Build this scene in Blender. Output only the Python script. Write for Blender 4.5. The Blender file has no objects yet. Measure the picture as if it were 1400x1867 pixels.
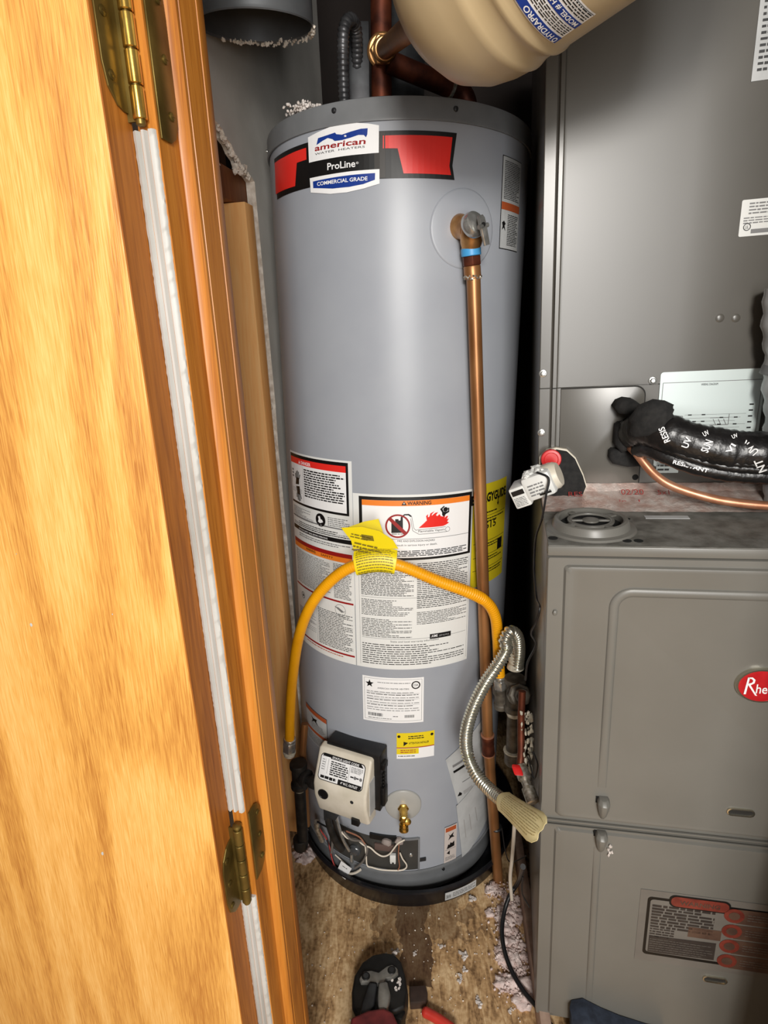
import bpy, bmesh, math, random
from mathutils import Vector, Matrix
from mathutils.geometry import tessellate_polygon
R_ = math.radians
random.seed(7)
scene = bpy.context.scene
COL = scene.collection

# ------------------------------------------------------------------ camera
ZC = 1.145                      # camera height above the closet floor
FPX, PITCH, ROLL = 1057.06, 0.28888, -0.009231
CAM = Vector((0, 0, ZC))
cR = Vector((math.cos(ROLL), math.sin(ROLL)*math.sin(PITCH), math.sin(ROLL)*math.cos(PITCH)))
cU = Vector((-math.sin(ROLL), math.cos(ROLL)*math.sin(PITCH), math.cos(ROLL)*math.cos(PITCH)))
cF = Vector((0, math.cos(PITCH), -math.sin(PITCH)))
cd = bpy.data.cameras.new('camera'); cam = bpy.data.objects.new('camera', cd); COL.objects.link(cam)
cam.matrix_world = Matrix(((cR.x, cU.x, -cF.x, 0), (cR.y, cU.y, -cF.y, 0), (cR.z, cU.z, -cF.z, ZC), (0, 0, 0, 1)))
cd.sensor_fit = 'VERTICAL'; cd.sensor_height = 36; cd.lens = 36*FPX/1867; cd.clip_start = .02
scene.camera = cam

# ------------------------------------------------------------------ light and exposure
W = bpy.data.worlds.new('world'); scene.world = W; W.use_nodes = True
W.node_tree.nodes['Background'].inputs[0].default_value = (1, .98, .95, 1)
W.node_tree.nodes['Background'].inputs[1].default_value = .24
def area(name, loc, target, sx, sy, power, color):
    l = bpy.data.lights.new(name, 'AREA'); l.shape = 'RECTANGLE'; l.size = sx; l.size_y = sy; l.energy = power; l.color = color
    o = bpy.data.objects.new(name, l); COL.objects.link(o); o.location = loc
    o.rotation_euler = (Vector(target)-Vector(loc)).to_track_quat('-Z', 'Y').to_euler(); return o
area('assumed_daylight', (.27, -1.5, 1.3), (.27, 0, 1.3), .66, 1.45, 36, (1.0, .985, .96))  # assumed source, no doorway seen; sized to reflect as a patch on the coil box
area('added_key_light', (-.02, -1.25, 1.62), (0, .8, 1.0), .3, .3, 27, (1.0, .96, .9))  # added key light behind the camera for tank and door; no wall lamp seen
scene.view_settings.view_transform = 'Standard'; scene.view_settings.look = 'None'
scene.view_settings.exposure = 0.0; scene.view_settings.gamma = 1.0
scene.view_settings.use_curve_mapping = False

# ------------------------------------------------------------------ helpers: geometry
def ray(x, y): return (cR*(x-700) - cU*(y-933.5) + cF*FPX).normalized()
def atY(x, y, Y): d = ray(x, y); return CAM + d*(Y/d.y)
def atZ(x, y, z): d = ray(x, y); return CAM + d*((z-ZC)/d.z)
def plane_hit(x, y, P, n): d = ray(x, y); return CAM + d*((Vector(P)-CAM).dot(n)/d.dot(n))
def cyl_hit(x, y, C, a, R):
    d = ray(x, y); dp = d - a*d.dot(a); c = (C-CAM); c = c - a*c.dot(a)
    A = dp.dot(dp); B = -2*dp.dot(c); Cc = c.dot(c)-R*R; q = max(B*B-4*A*Cc, 0)
    return CAM + d*((-B-math.sqrt(q))/(2*A))
def crop(ox, oy, s): return lambda x, y: (ox+x*s, oy+y*s)
def frame(o, x, y, z): o, x, y, z = map(Vector, (o, x, y, z)); return lambda a, b, c: o + x*a + y*b + z*c
WORLD = lambda a, b, c: Vector((a, b, c))
def smooth(pts, n=8):
    P = [Vector(p) for p in pts]; out = []
    for i in range(len(P)-1):
        p0 = P[i-1] if i else P[0]*2-P[1]; p1 = P[i]; p2 = P[i+1]; p3 = P[i+2] if i+2 < len(P) else P[-1]*2-P[-2]
        for k in range(n):
            t = k/n
            out.append(.5*((2*p1)+(p2-p0)*t+(2*p0-5*p1+4*p2-p3)*t*t+(3*p1-p0-3*p2+p3)*t**3))
    out.append(P[-1]); return out
def resample(P, step):
    L = [0.0]
    for i in range(1, len(P)): L.append(L[-1]+(P[i]-P[i-1]).length)
    n = max(2, int(L[-1]/step)); out = []; j = 0
    for k in range(n+1):
        s = L[-1]*k/n
        while j < len(P)-2 and L[j+1] < s: j += 1
        t = (s-L[j])/max(L[j+1]-L[j], 1e-9); out.append(P[j].lerp(P[j+1], min(max(t, 0), 1)))
    return out, L[-1]
def basis(a):
    a = Vector(a).normalized(); t = Vector((0, 0, 1)) if abs(a.z) < .9 else Vector((1, 0, 0))
    x = t.cross(a).normalized(); return x, a.cross(x), a

class MB:
    def __init__(s): s.v = []; s.f = []; s.m = []
    def add(s, vs, fs, m=0):
        b = len(s.v); s.v += [Vector(v) for v in vs]; s.f += [tuple(i+b for i in f) for f in fs]; s.m += [m]*len(fs); return s
    def box(s, fr, x0, x1, y0, y1, z0, z1, m=0):
        vs = [fr(x, y, z) for z in (z0, z1) for y in (y0, y1) for x in (x0, x1)]
        return s.add(vs, [(0, 2, 3, 1), (4, 5, 7, 6), (0, 1, 5, 4), (2, 6, 7, 3), (0, 4, 6, 2), (1, 3, 7, 5)], m)
    def loft(s, loops, m=0, caps=(True, True), closed=True):
        n = len(loops[0]); vs = [p for l in loops for p in l]; fs = []
        for i in range(len(loops)-1):
            for k in range(n if closed else n-1):
                a = i*n+k; b = i*n+(k+1) % n; fs.append((a, b, b+n, a+n))
        if caps[0]: fs.append(tuple(range(n))[::-1])
        if caps[1]: fs.append(tuple((len(loops)-1)*n+k for k in range(n)))
        return s.add(vs, fs, m)
    def lathe(s, o, ax, prof, seg=32, m=0, caps=(True, True)):
        x, y, a = basis(ax); o = Vector(o)
        return s.loft([[o + a*h + (x*math.cos(2*math.pi*k/seg)+y*math.sin(2*math.pi*k/seg))*max(r, 1e-5) for k in range(seg)] for r, h in prof], m, caps)
    def tube(s, pts, r, seg=12, m=0, caps=(True, True), rf=None, oval=1.0):
        P = [Vector(p) for p in pts]; loops = []; x = None
        for i, p in enumerate(P):
            t = (P[min(i+1, len(P)-1)]-P[max(i-1, 0)]).normalized()
            if x is None: x = basis(t)[0]
            x = (x - t*x.dot(t)).normalized(); y = t.cross(x)
            q = r*(rf(i) if rf else 1)
            loops.append([p + (x*math.cos(2*math.pi*k/seg)*oval+y*math.sin(2*math.pi*k/seg))*q for k in range(seg)])
        return s.loft(loops, m, caps)
    def prism(s, fr, poly, y0, y1, m=0):
        a = [fr(p[0], y0, p[1]) for p in poly]; b = [fr(p[0], y1, p[1]) for p in poly]
        return s.loft([a, b], m)
    def blob(s, c, r, m=0, sc=(1, 1, 1), rough=.25, sub=1):
        bm = bmesh.new(); bmesh.ops.create_icosphere(bm, subdivisions=sub, radius=1)
        vs = [Vector(c)+Vector((v.co.x*sc[0], v.co.y*sc[1], v.co.z*sc[2]))*r*(1+random.uniform(-rough, rough)) for v in bm.verts]
        fs = [tuple(v.index for v in f.verts) for f in bm.faces]; bm.free(); return s.add(vs, fs, m)
    def build(s, name, mats, parent=None, label=None, cat=None, group=None, kind=None, bevel=0, angle=35, recalc=True, seg=2, sharp=30):
        if not isinstance(mats, (list, tuple)): mats = [mats]
        if bevel and angle == 35 and seg == 2: angle = 25
        off = parent_off(parent)
        me = bpy.data.meshes.new(name)
        if parent is None:
            lo = Vector((min(v.x for v in s.v), min(v.y for v in s.v), min(v.z for v in s.v)))
            hi = Vector((max(v.x for v in s.v), max(v.y for v in s.v), 0)); loc = Vector(((lo.x+hi.x)/2, (lo.y+hi.y)/2, lo.z))
        else: loc = Vector((0, 0, 0))
        me.from_pydata([v-off-loc for v in s.v], [], s.f)
        me.polygons.foreach_set('material_index', s.m)
        bm = bmesh.new(); bm.from_mesh(me)
        if recalc: bmesh.ops.recalc_face_normals(bm, faces=bm.faces)
        if bevel:
            es = [e for e in bm.edges if len(e.link_faces) == 2 and e.calc_face_angle(0) > R_(sharp)]
            bmesh.ops.bevel(bm, geom=es, offset=bevel, segments=seg, profile=.5, affect='EDGES', clamp_overlap=True)
        bm.to_mesh(me); bm.free()
        for mt in mats: me.materials.append(mt)
        me.shade_smooth(); me.set_sharp_from_angle(angle=R_(angle))
        o = bpy.data.objects.new(name, me); COL.objects.link(o); o.location = loc
        if parent: o.parent = parent
        tag(o, label, cat, group, kind); return o
def parent_off(p):
    v = Vector((0, 0, 0))
    while p: v = v + p.location; p = p.parent
    return v
def tag(o, label=None, cat=None, group=None, kind=None):
    for k, v in (('label', label), ('category', cat), ('group', group), ('kind', kind)):
        if v: o[k] = v
    return o
def thing(name, loc, label, cat, group=None):
    o = bpy.data.objects.new(name, None); COL.objects.link(o); o.location = loc; o.empty_display_size = .05
    return tag(o, label, cat, group)

# ------------------------------------------------------------------ helpers: flat print on a surface
_tc = {}
def text_tris(s, bold=0.0):
    if (s, bold) in _tc: return _tc[(s, bold)]
    c = bpy.data.curves.new('t', 'FONT'); c.body = s; c.size = 1; c.offset = bold; c.resolution_u = 3
    o = bpy.data.objects.new('t', c); COL.objects.link(o)
    dg = bpy.context.evaluated_depsgraph_get(); me = bpy.data.meshes.new_from_object(o.evaluated_get(dg))
    vs = [(v.co.x, v.co.y) for v in me.vertices]; fs = [tuple(p.vertices) for p in me.polygons]
    bpy.data.objects.remove(o); bpy.data.curves.remove(c); bpy.data.meshes.remove(me)
    _tc[(s, bold)] = (vs, fs); return vs, fs
def clip(poly, x, keep_less):
    out = []
    for i in range(len(poly)):
        a, b = poly[i-1], poly[i]; ia = (a[0] <= x) == keep_less; ib = (b[0] <= x) == keep_less
        if ia != ib: t = (x-a[0])/(b[0]-a[0]); out.append((x, a[1]+(b[1]-a[1])*t))
        if ib: out.append(b)
    return out
class Decal:
    def __init__(s, mapf, inv=None, step=None): s.mb = MB(); s.map = mapf; s.inv = inv; s.step = step; s.mats = []
    def mi(s, m):
        if m not in s.mats: s.mats.append(m)
        return s.mats.index(m)
    def off(s, L): return .0007 + .00035*L
    def poly(s, pts, m, L=0, px=False):
        if px: pts = [s.inv(*p) for p in pts]
        x0 = min(p[0] for p in pts); x1 = max(p[0] for p in pts); k = s.mi(m)
        n = max(1, int((x1-x0)/s.step)) if s.step else 1
        for i in range(n):
            q = list(pts)
            if n > 1:
                if i: q = clip(q, x0+(x1-x0)*i/n, False)
                if i < n-1 and q: q = clip(q, x0+(x1-x0)*(i+1)/n, True)
            if len(q) < 3: continue
            tri = tessellate_polygon([[Vector((p[0], p[1], 0)) for p in q]])
            s.mb.add([s.map(p[0], p[1], s.off(L)) for p in q], tri, k)
        return s
    def rect(s, a, b, m, L=0, px=True):
        if px: a = s.inv(*a); b = s.inv(*b)
        return s.poly([(a[0], a[1]), (b[0], a[1]), (b[0], b[1]), (a[0], b[1])], m, L)
    def disc(s, c, r, m, L=0, ry=None, r_in=0, n=24):
        ry = ry or r; P = [(c[0]+r*math.cos(2*math.pi*k/n), c[1]+ry*math.sin(2*math.pi*k/n)) for k in range(n)]
        if not r_in: return s.poly(P, m, L)
        q = [(c[0]+r_in*math.cos(2*math.pi*k/n), c[1]+r_in*ry/r*math.sin(2*math.pi*k/n)) for k in range(n)]
        for k in range(n):
            j = (k+1) % n; s.mb.add([s.map(*p, s.off(L)) for p in (P[k], P[j], q[j], q[k])], [(0, 1, 2, 3)], s.mi(m))
        return s
    def text(s, t, a, b, h, m, L=1, bold=0.0, px=True, slant=0.0):
        # a, b: both ends of the baseline; h: height of a capital
        if px: a = s.inv(*a); b = s.inv(*b)
        vs, fs = text_tris(t, bold)
        if not vs: return s
        x0 = min(v[0] for v in vs); x1 = max(v[0] for v in vs); wd = x1-x0
        dx, dy = b[0]-a[0], b[1]-a[1]; ln = math.hypot(dx, dy); ux, uy = dx/ln, dy/ln; sx = ln/wd; sy = h/.73
        out = []
        for x, y in vs:
            X = (x-x0)*sx + slant*y*sy; Y = y*sy
            out.append(s.map(a[0]+ux*X-uy*Y, a[1]+uy*X+ux*Y, s.off(L)))
        s.mb.add(out, fs, s.mi(m)); return s
    def fine(s, a, b, n, m, L=1, px=True, fill=.5, ragged=.25, word=.006):
        # lines of print too small to read: rows of word-long dashes
        if px: a = s.inv(*a); b = s.inv(*b)
        x0, x1 = min(a[0], b[0]), max(a[0], b[0]); zt, zb = max(a[1], b[1]), min(a[1], b[1]); lh = (zt-zb)/n; k = s.mi(m)
        for i in range(n):
            z = zt - lh*(i+.25); x = x0; e = x1 - (x1-x0)*random.uniform(0, ragged)*(random.random() < .6)
            while x < e:
                w = min(random.uniform(.35, 1.5)*word, e-x)
                h = lh*fill*random.uniform(.8, 1)
                s.mb.add([s.map(x, z, s.off(L)), s.map(x, z-h, s.off(L)), s.map(x+w, z-h, s.off(L)), s.map(x+w, z, s.off(L))], [(0, 1, 2, 3)], k)
                x += w + word*.18
        return s
    def build(s, name, parent, label=None, **kw): return s.mb.build(name, s.mats, parent, label, recalc=False, **kw)

# ------------------------------------------------------------------ helpers: materials
def lin(c): return tuple(((x/255+.055)/1.055)**2.4 if x > 10 else x/255/12.92 for x in c)+(1,)
def mat(name, c, rough=.5, metal=0.0, c2=None, scale=40, stretch=(1, 1, 1), bump=0.0, bscale=None, detail=4, spec=.5, lo=.35, hi=.65, rv=0.0, coat=0.0, trans=0.0):
    m = bpy.data.materials.new(name); m.use_nodes = True; nt = m.node_tree; N = nt.nodes; L = nt.links; b = N['Principled BSDF']
    b.inputs['Base Color'].default_value = lin(c); b.inputs['Roughness'].default_value = rough; b.inputs['Metallic'].default_value = metal
    b.inputs['Specular IOR Level'].default_value = spec; b.inputs['Coat Weight'].default_value = coat; b.inputs['Coat Roughness'].default_value = .12
    b.inputs['Transmission Weight'].default_value = trans
    if c2 or bump or rv:
        tc = N.new('ShaderNodeTexCoord'); mp = N.new('ShaderNodeMapping'); mp.inputs['Scale'].default_value = stretch; L.new(tc.outputs['Object'], mp.inputs['Vector'])
        nz = N.new('ShaderNodeTexNoise'); nz.inputs['Scale'].default_value = scale; nz.inputs['Detail'].default_value = detail; L.new(mp.outputs[0], nz.inputs['Vector'])
        if c2:
            r = N.new('ShaderNodeValToRGB'); r.color_ramp.elements[0].position = lo; r.color_ramp.elements[1].position = hi
            r.color_ramp.elements[0].color = lin(c2); r.color_ramp.elements[1].color = lin(c); L.new(nz.outputs['Fac'], r.inputs[0]); L.new(r.outputs[0], b.inputs['Base Color'])
        if bump:
            n2 = N.new('ShaderNodeTexNoise'); n2.inputs['Scale'].default_value = bscale or scale; n2.inputs['Detail'].default_value = 3; L.new(mp.outputs[0], n2.inputs['Vector'])
            bp = N.new('ShaderNodeBump'); bp.inputs['Strength'].default_value = bump; bp.inputs['Distance'].default_value = .002; L.new(n2.outputs['Fac'], bp.inputs['Height']); L.new(bp.outputs[0], b.inputs['Normal'])
        if rv:
            mr = N.new('ShaderNodeMapRange'); mr.inputs['To Min'].default_value = rough-rv; mr.inputs['To Max'].default_value = rough+rv; L.new(nz.outputs['Fac'], mr.inputs[0]); L.new(mr.outputs[0], b.inputs['Roughness'])
    return m
def wood(name, light, mid, dark, ring=9.0, sx=4.0, sz=.55, fine=260, rough=.35, coat=.25, amount=.55, bump=.15):
    # rotary-cut veneer: contour lines of a stretched noise field plus fine pores along the grain (z)
    m = bpy.data.materials.new(name); m.use_nodes = True; nt = m.node_tree; N = nt.nodes; L = nt.links; b = N['Principled BSDF']
    tc = N.new('ShaderNodeTexCoord')
    def noise(scale, st, det=3, dist=0.0):
        mp = N.new('ShaderNodeMapping'); mp.inputs['Scale'].default_value = st; L.new(tc.outputs['Object'], mp.inputs['Vector'])
        n = N.new('ShaderNodeTexNoise'); n.inputs['Scale'].default_value = scale; n.inputs['Detail'].default_value = det; n.inputs['Distortion'].default_value = dist
        L.new(mp.outputs[0], n.inputs['Vector']); return n.outputs['Fac']
    def math_(op, a, bb):
        n = N.new('ShaderNodeMath'); n.operation = op
        for i, q in enumerate((a, bb)):
            if isinstance(q, (int, float)): n.inputs[i].default_value = q
            else: L.new(q, n.inputs[i])
        return n.outputs[0]
    f = noise(1.0, (sx, sx, sz), 2, .6); ph = math_('MULTIPLY', f, ring*6.283); sn = math_('SINE', ph, 0); rg = math_('MULTIPLY_ADD', sn, .5); 
    N[-1].inputs[2].default_value = .5
    pores = noise(1.0, (fine, fine, fine*.045), 3, .6); broad = noise(1.0, (sx*4, sx*4, sz*2), 3, .5)
    v = math_('ADD', math_('MULTIPLY', rg, amount*.55), math_('ADD', math_('MULTIPLY', pores, .72), math_('MULTIPLY', broad, .36)))
    r = N.new('ShaderNodeValToRGB'); e = r.color_ramp.elements; e[0].position = .35; e[0].color = lin(dark); e[1].position = 1.0; e[1].color = lin(light)
    k = e.new(.66); k.color = lin(mid); L.new(v, r.inputs[0]); L.new(r.outputs[0], b.inputs['Base Color'])
    b.inputs['Roughness'].default_value = rough; b.inputs['Coat Weight'].default_value = coat; b.inputs['Coat Roughness'].default_value = .2
    bp = N.new('ShaderNodeBump'); bp.inputs['Strength'].default_value = bump; bp.inputs['Distance'].default_value = .001; L.new(pores, bp.inputs['Height']); L.new(bp.outputs[0], b.inputs['Normal'])
    return m
M = dict(
 tank=mat('tank_enamel', (160, 164, 171), .38, 0, (154, 158, 166), 9, bump=.04, bscale=5, spec=.45),
 tank_lip=mat('tank_lip', (122, 124, 126), .4, 0, (112, 114, 116), 20),
 galv=mat('dark_metal', (70, 72, 74), .45, .6, (50, 50, 52), 30),
 frn=mat('furnace_paint', (112, 110, 104), .36, 0, (107, 105, 99), 7, bump=.03, bscale=6, rv=.04),
 frn_top=mat('dusty_top', (128, 127, 121), .55, 0, (88, 86, 80), 45, bump=.2, bscale=300, lo=.3, hi=.6),
 coil=mat('coil_paint', (90, 87, 81), .3, 0, (86, 83, 77), 6, rv=.02, spec=.6),
 seam=mat('seam_dark', (34, 33, 31), .8),
 black=mat('black_plastic', (22, 22, 23), .4, 0, (14, 14, 15), 60),
 pan=mat('pan_plastic', (26, 26, 30), .28, 0, (16, 16, 19), 30, bump=.2, bscale=20),
 rubber=mat('foam_rubber', (38, 37, 36), .95, 0, (24, 24, 24), 120, bump=.5),
 hole=mat('hole', (6, 6, 6), 1.0),
 white=mat('white_plastic', (226, 226, 222), .35, 0, (214, 214, 210), 30),
 cream=mat('cream_plastic', (222, 214, 198), .42, 0, (206, 198, 180), 25),
 beige=mat('beige_enamel', (186, 166, 130), .42, 0, (176, 156, 120), 10, bump=.05, bscale=14),
 paper=mat('label_paper', (226, 227, 224), .45), paper2=mat('label_paper_grey', (190, 192, 192), .5, 0, (176, 178, 178), 30),
 wht=mat('print_white', (240, 240, 240), .5), ink=mat('print_black', (14, 13, 13), .45), grey=mat('print_grey', (120, 120, 120), .5),
 red=mat('print_red', (230, 46, 38), .35), dred=mat('print_dark_red', (150, 24, 24), .45), blue=mat('print_blue', (22, 56, 140), .4),
 orange=mat('print_orange', (238, 130, 40), .45), rust=mat('print_rust', (176, 84, 44), .5), yellow=mat('label_yellow', (232, 206, 20), .5),
 dyel=mat('label_dull_yellow', (206, 186, 24), .55), cyanp=mat('label_pale', (216, 228, 226), .35),
 copper=mat('copper', (180, 130, 84), .38, .55, (132, 84, 46), 25, stretch=(1, 1, .25), rv=.1, lo=.25, hi=.7),
 copper_new=mat('copper_bright', (206, 148, 116), .36, .55, (178, 116, 84), 40),
 copper_dark=mat('copper_tarnished', (120, 62, 40), .5, .6, (70, 34, 24), 30),
 solder=mat('solder', (214, 210, 200), .35, .8, (150, 140, 120), 200),
 brass=mat('brass', (206, 158, 104), .32, .75, (160, 112, 66), 40), brass_old=mat('aged_brass', (132, 112, 58), .42, .75, (92, 76, 34), 22),
 brass_new=mat('brass_bright', (222, 184, 96), .2, .95, (190, 150, 70), 60),
 steel=mat('steel', (222, 222, 218), .24, .8, (176, 176, 172), 80), flex=mat('flex_steel', (222, 221, 208), .22, .85, (196, 194, 178), 120),
 iron=mat('black_iron', (58, 55, 52), .45, .4, (34, 32, 30), 50), iron_grey=mat('grey_iron', (110, 104, 94), .5, .4, (70, 64, 56), 60),
 yhose=mat('yellow_coating', (246, 172, 16), .38, 0, (236, 160, 12), 20, spec=.4),
 tape_w=mat('thread_tape', (216, 210, 194), .7, 0, (180, 172, 152), 150, bump=.4),
 cream_tag=mat('cream_tag', (234, 220, 170), .6, 0, (220, 204, 150), 30), ytag=mat('yellow_tag', (236, 212, 16), .42),
 bluer=mat('blue_band', (70, 156, 214), .4), redp=mat('red_plastic', (206, 34, 34), .3), redtool=mat('tool_red', (126, 46, 46), .6, 0, (88, 30, 32), 40),
 redgrip=mat('red_grip', (206, 62, 48), .35, 0, (188, 50, 40), 30),
 toolblk=mat('tool_black', (36, 35, 34), .42, .3, (24, 23, 22), 40), toolgrey=mat('tool_grey', (150, 148, 142), .4, .5, (120, 118, 112), 50),
 door=wood('door_veneer', (240, 194, 120), (218, 160, 78), (168, 104, 38), ring=7, sx=5, sz=1.0, fine=700, rough=.42, coat=.15, amount=.42, bump=.3),
 edge=wood('edge_wood', (196, 124, 48), (170, 102, 32), (128, 68, 16), ring=3, sx=9, sz=.3, rough=.55, coat=0),
 jamb=wood('jamb_wood', (202, 134, 54), (182, 114, 38), (132, 70, 16), ring=4, sx=10, sz=.35, rough=.45, coat=.05),
 peach=wood('stud_wood', (255, 206, 140), (255, 192, 120), (244, 166, 92), ring=3, sx=12, sz=.4, rough=.6, coat=0, amount=.3),
 brownb=wood('brown_board', (140, 86, 44), (116, 66, 32), (80, 42, 20), ring=3, sx=8, sz=.5, rough=.6, coat=0),
 paintw=mat('white_paint', (196, 196, 192), .6, 0, (170, 168, 162), 30, stretch=(1, 1, .15), bump=.5, bscale=60),
 drywall=mat('grey_drywall', (208, 204, 196), .8, 0, (196, 192, 184), 12, bump=.1, bscale=120),
 gypsum=mat('gypsum_edge', (240, 232, 220), .9, 0, (200, 186, 170), 80, bump=.6),
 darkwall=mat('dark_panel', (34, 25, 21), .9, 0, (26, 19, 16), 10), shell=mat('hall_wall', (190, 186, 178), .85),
 foil=mat('foil_tape', (230, 216, 208), .28, .45, (204, 172, 160), 60, bump=.8, bscale=120),
 fluff=mat('pink_insulation', (238, 222, 216), 1.0, 0, (196, 170, 162), 70, bump=1.0, bscale=160), fluff_w=mat('white_insulation', (222, 214, 208), 1.0, 0, (190, 180, 172), 100),
 wrap=mat('plastic_wrap', (176, 178, 180), .25, 0, (140, 142, 144), 12, bump=.6, bscale=30, coat=.4), pvc=mat('grey_pvc', (120, 122, 124), .4),
 tapeblk=mat('black_tape', (30, 28, 28), .34, 0, (18, 17, 17), 30, bump=1.0, bscale=60, spec=.6), chrome=mat('chrome', (210, 206, 190), .18, .95),
 wirew=mat('wire_white', (226, 216, 200), .5), wireb=mat('wire_brown', (150, 100, 76), .5), wirek=mat('wire_black', (24, 24, 26), .4), wireg=mat('wire_grey', (110, 104, 98), .6),
 glass=mat('sight_glass', (70, 72, 74), .12, 0, spec=.7), navy=mat('navy_cloth', (44, 52, 66), .95, 0, (30, 36, 48), 70, bump=.8), sill=mat('pale_board', (176, 150, 132), .8, 0, (140, 112, 96), 30, stretch=(1, 1, .2)),
 paper_pink=mat('label_pinkish', (200, 190, 184), .5),  # pinkish tint of the small pictogram label
)

# ------------------------------------------------------------------ frames of the place
TC = Vector((.03215, 1.18145, 0)); TR = .229; UP = Vector((0, 0, 1))
def tmap(s, z, off=0.0, R=TR): th = s/TR; return Vector((TC.x+(R+off)*math.sin(th), TC.y-(R+off)*math.cos(th), z))
def tinv(x, y, off=0.0):
    P = cyl_hit(x, y, TC, UP, TR+off); return (math.atan2(P.x-TC.x, -(P.y-TC.y))*TR, P.z)
fx = Vector((.9783, -.2018, .0472)); fy = Vector((.2002, .9791, .0363)); fz = Vector((-.0536, -.0261, .9982))
F0 = Vector((.20525, .68413, ZC-.25014)); FR = frame(F0, fx, fy, fz); VC = .2
def fpt(x, y, v=0.0): return plane_hit(x, y, F0+fy*v, fy)
def fuw(x, y, v=0.0): P = fpt(x, y, v)-F0; return (P.dot(fx), P.dot(fz))
def ftop(x, y, w=0.0): P = plane_hit(x, y, F0+fz*w, fz)-F0; return (P.dot(fx), P.dot(fy))
hx = Vector((.9797, -.2005, .0286)).normalized(); hz = Vector((-.0286, 0, 1)).normalized(); hy = hz.cross(hx).normalized(); hx = hy.cross(hz)
H0 = Vector((-.163, .5, ZC)); HR = frame(H0, hx, hy, hz)
def hpt(x, y, n, d): P = plane_hit(x, y, H0+n*d, n)-H0; return (P.dot(hx), P.dot(hy), P.dot(hz))

# ================================================================== the setting
def floor_material():
    m = bpy.data.materials.new('plywood_floor'); m.use_nodes = True; nt = m.node_tree; N = nt.nodes; L = nt.links; b = N['Principled BSDF']
    g = N.new('ShaderNodeNewGeometry')
    def noise(sc, st, det, dist=0):
        mp = N.new('ShaderNodeMapping'); mp.inputs['Scale'].default_value = st; L.new(g.outputs['Position'], mp.inputs['Vector'])
        n = N.new('ShaderNodeTexNoise'); n.inputs['Scale'].default_value = sc; n.inputs['Detail'].default_value = det; n.inputs['Distortion'].default_value = dist; L.new(mp.outputs[0], n.inputs['Vector']); return n.outputs['Fac']
    def M2(op, a, c, d=None):
        n = N.new('ShaderNodeMath'); n.operation = op
        for i, q in enumerate((a, c, d)):
            if q is None: continue
            if isinstance(q, (int, float)): n.inputs[i].default_value = q
            else: L.new(q, n.inputs[i])
        return n.outputs[0]
    gr = noise(1, (90, 22, 1), 4, 1.6); bl = noise(16, (1, .8, 1), 6, 1.2); sp = noise(160, (1, 1, 1), 3)
    v = M2('ADD', M2('MULTIPLY', gr, .5), M2('ADD', M2('MULTIPLY', bl, .55), M2('MULTIPLY', sp, .3)))
    r = N.new('ShaderNodeValToRGB'); e = r.color_ramp.elements; e[0].position = .5; e[0].color = lin((112, 82, 50)); e[1].position = .82; e[1].color = lin((230, 198, 152)); k = e.new(.66); k.color = lin((190, 152, 106)); L.new(v, r.inputs[0])
    sx = N.new('ShaderNodeSeparateXYZ'); L.new(g.outputs['Position'], sx.inputs[0])
    ed = noise(30, (1, 1, 1), 4)
    dx = M2('ABSOLUTE', M2('SUBTRACT', sx.outputs[0], .052), 0); dx = M2('ADD', dx, M2('MULTIPLY', M2('SUBTRACT', ed, .5), .05))
    ax = M2('LESS_THAN', dx, .03)
    yy = M2('ADD', sx.outputs[1], M2('MULTIPLY', M2('SUBTRACT', ed, .5), .12))
    st = M2('MULTIPLY', ax, M2('GREATER_THAN', yy, .77))
    wide = M2('LESS_THAN', M2('ADD', M2('ABSOLUTE', M2('SUBTRACT', sx.outputs[0], .07), 0), M2('MULTIPLY', M2('SUBTRACT', ed, .5), .2)), .1)
    wide = M2('MULTIPLY', M2('MULTIPLY', wide, M2('GREATER_THAN', yy, .86)), .45)
    fac = M2('MAXIMUM', M2('MULTIPLY', st, .82), wide)
    mx = N.new('ShaderNodeMix'); mx.data_type = 'RGBA'; L.new(fac, mx.inputs[0]); L.new(r.outputs[0], mx.inputs[6]); mx.inputs[7].default_value = lin((62, 36, 20)); L.new(mx.outputs[2], b.inputs['Base Color'])
    b.inputs['Roughness'].default_value = .8
    bp = N.new('ShaderNodeBump'); bp.inputs['Strength'].default_value = .5; bp.inputs['Distance'].default_value = .002; L.new(v, bp.inputs['Height']); L.new(bp.outputs[0], b.inputs['Normal'])
    return m
mb = MB(); mb.box(WORLD, -1.6, 1.6, -2.2, 1.75, -.03, 0); mb.build('floor', floor_material(), kind='structure')
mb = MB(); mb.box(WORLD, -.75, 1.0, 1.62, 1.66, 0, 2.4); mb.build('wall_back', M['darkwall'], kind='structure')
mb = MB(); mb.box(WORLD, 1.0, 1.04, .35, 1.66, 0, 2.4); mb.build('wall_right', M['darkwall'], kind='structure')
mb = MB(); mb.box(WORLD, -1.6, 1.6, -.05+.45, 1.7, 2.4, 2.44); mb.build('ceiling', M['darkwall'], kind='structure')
# front wall of the closet: header above the doorway and the wall beside it
mb = MB(); mb.box(HR, -.05, .95, 0, .09, .93, 1.26); mb.box(HR, .62, 1.4, 0, .09, -1.13, .93)
mb.build('wall_front', M['shell'], kind='structure')
mb = MB(); mb.box(HR, -1.5, -.06, .0, .075, -1.13, 1.26); mb.build('wall_front_left', M['shell'], kind='structure')

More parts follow.
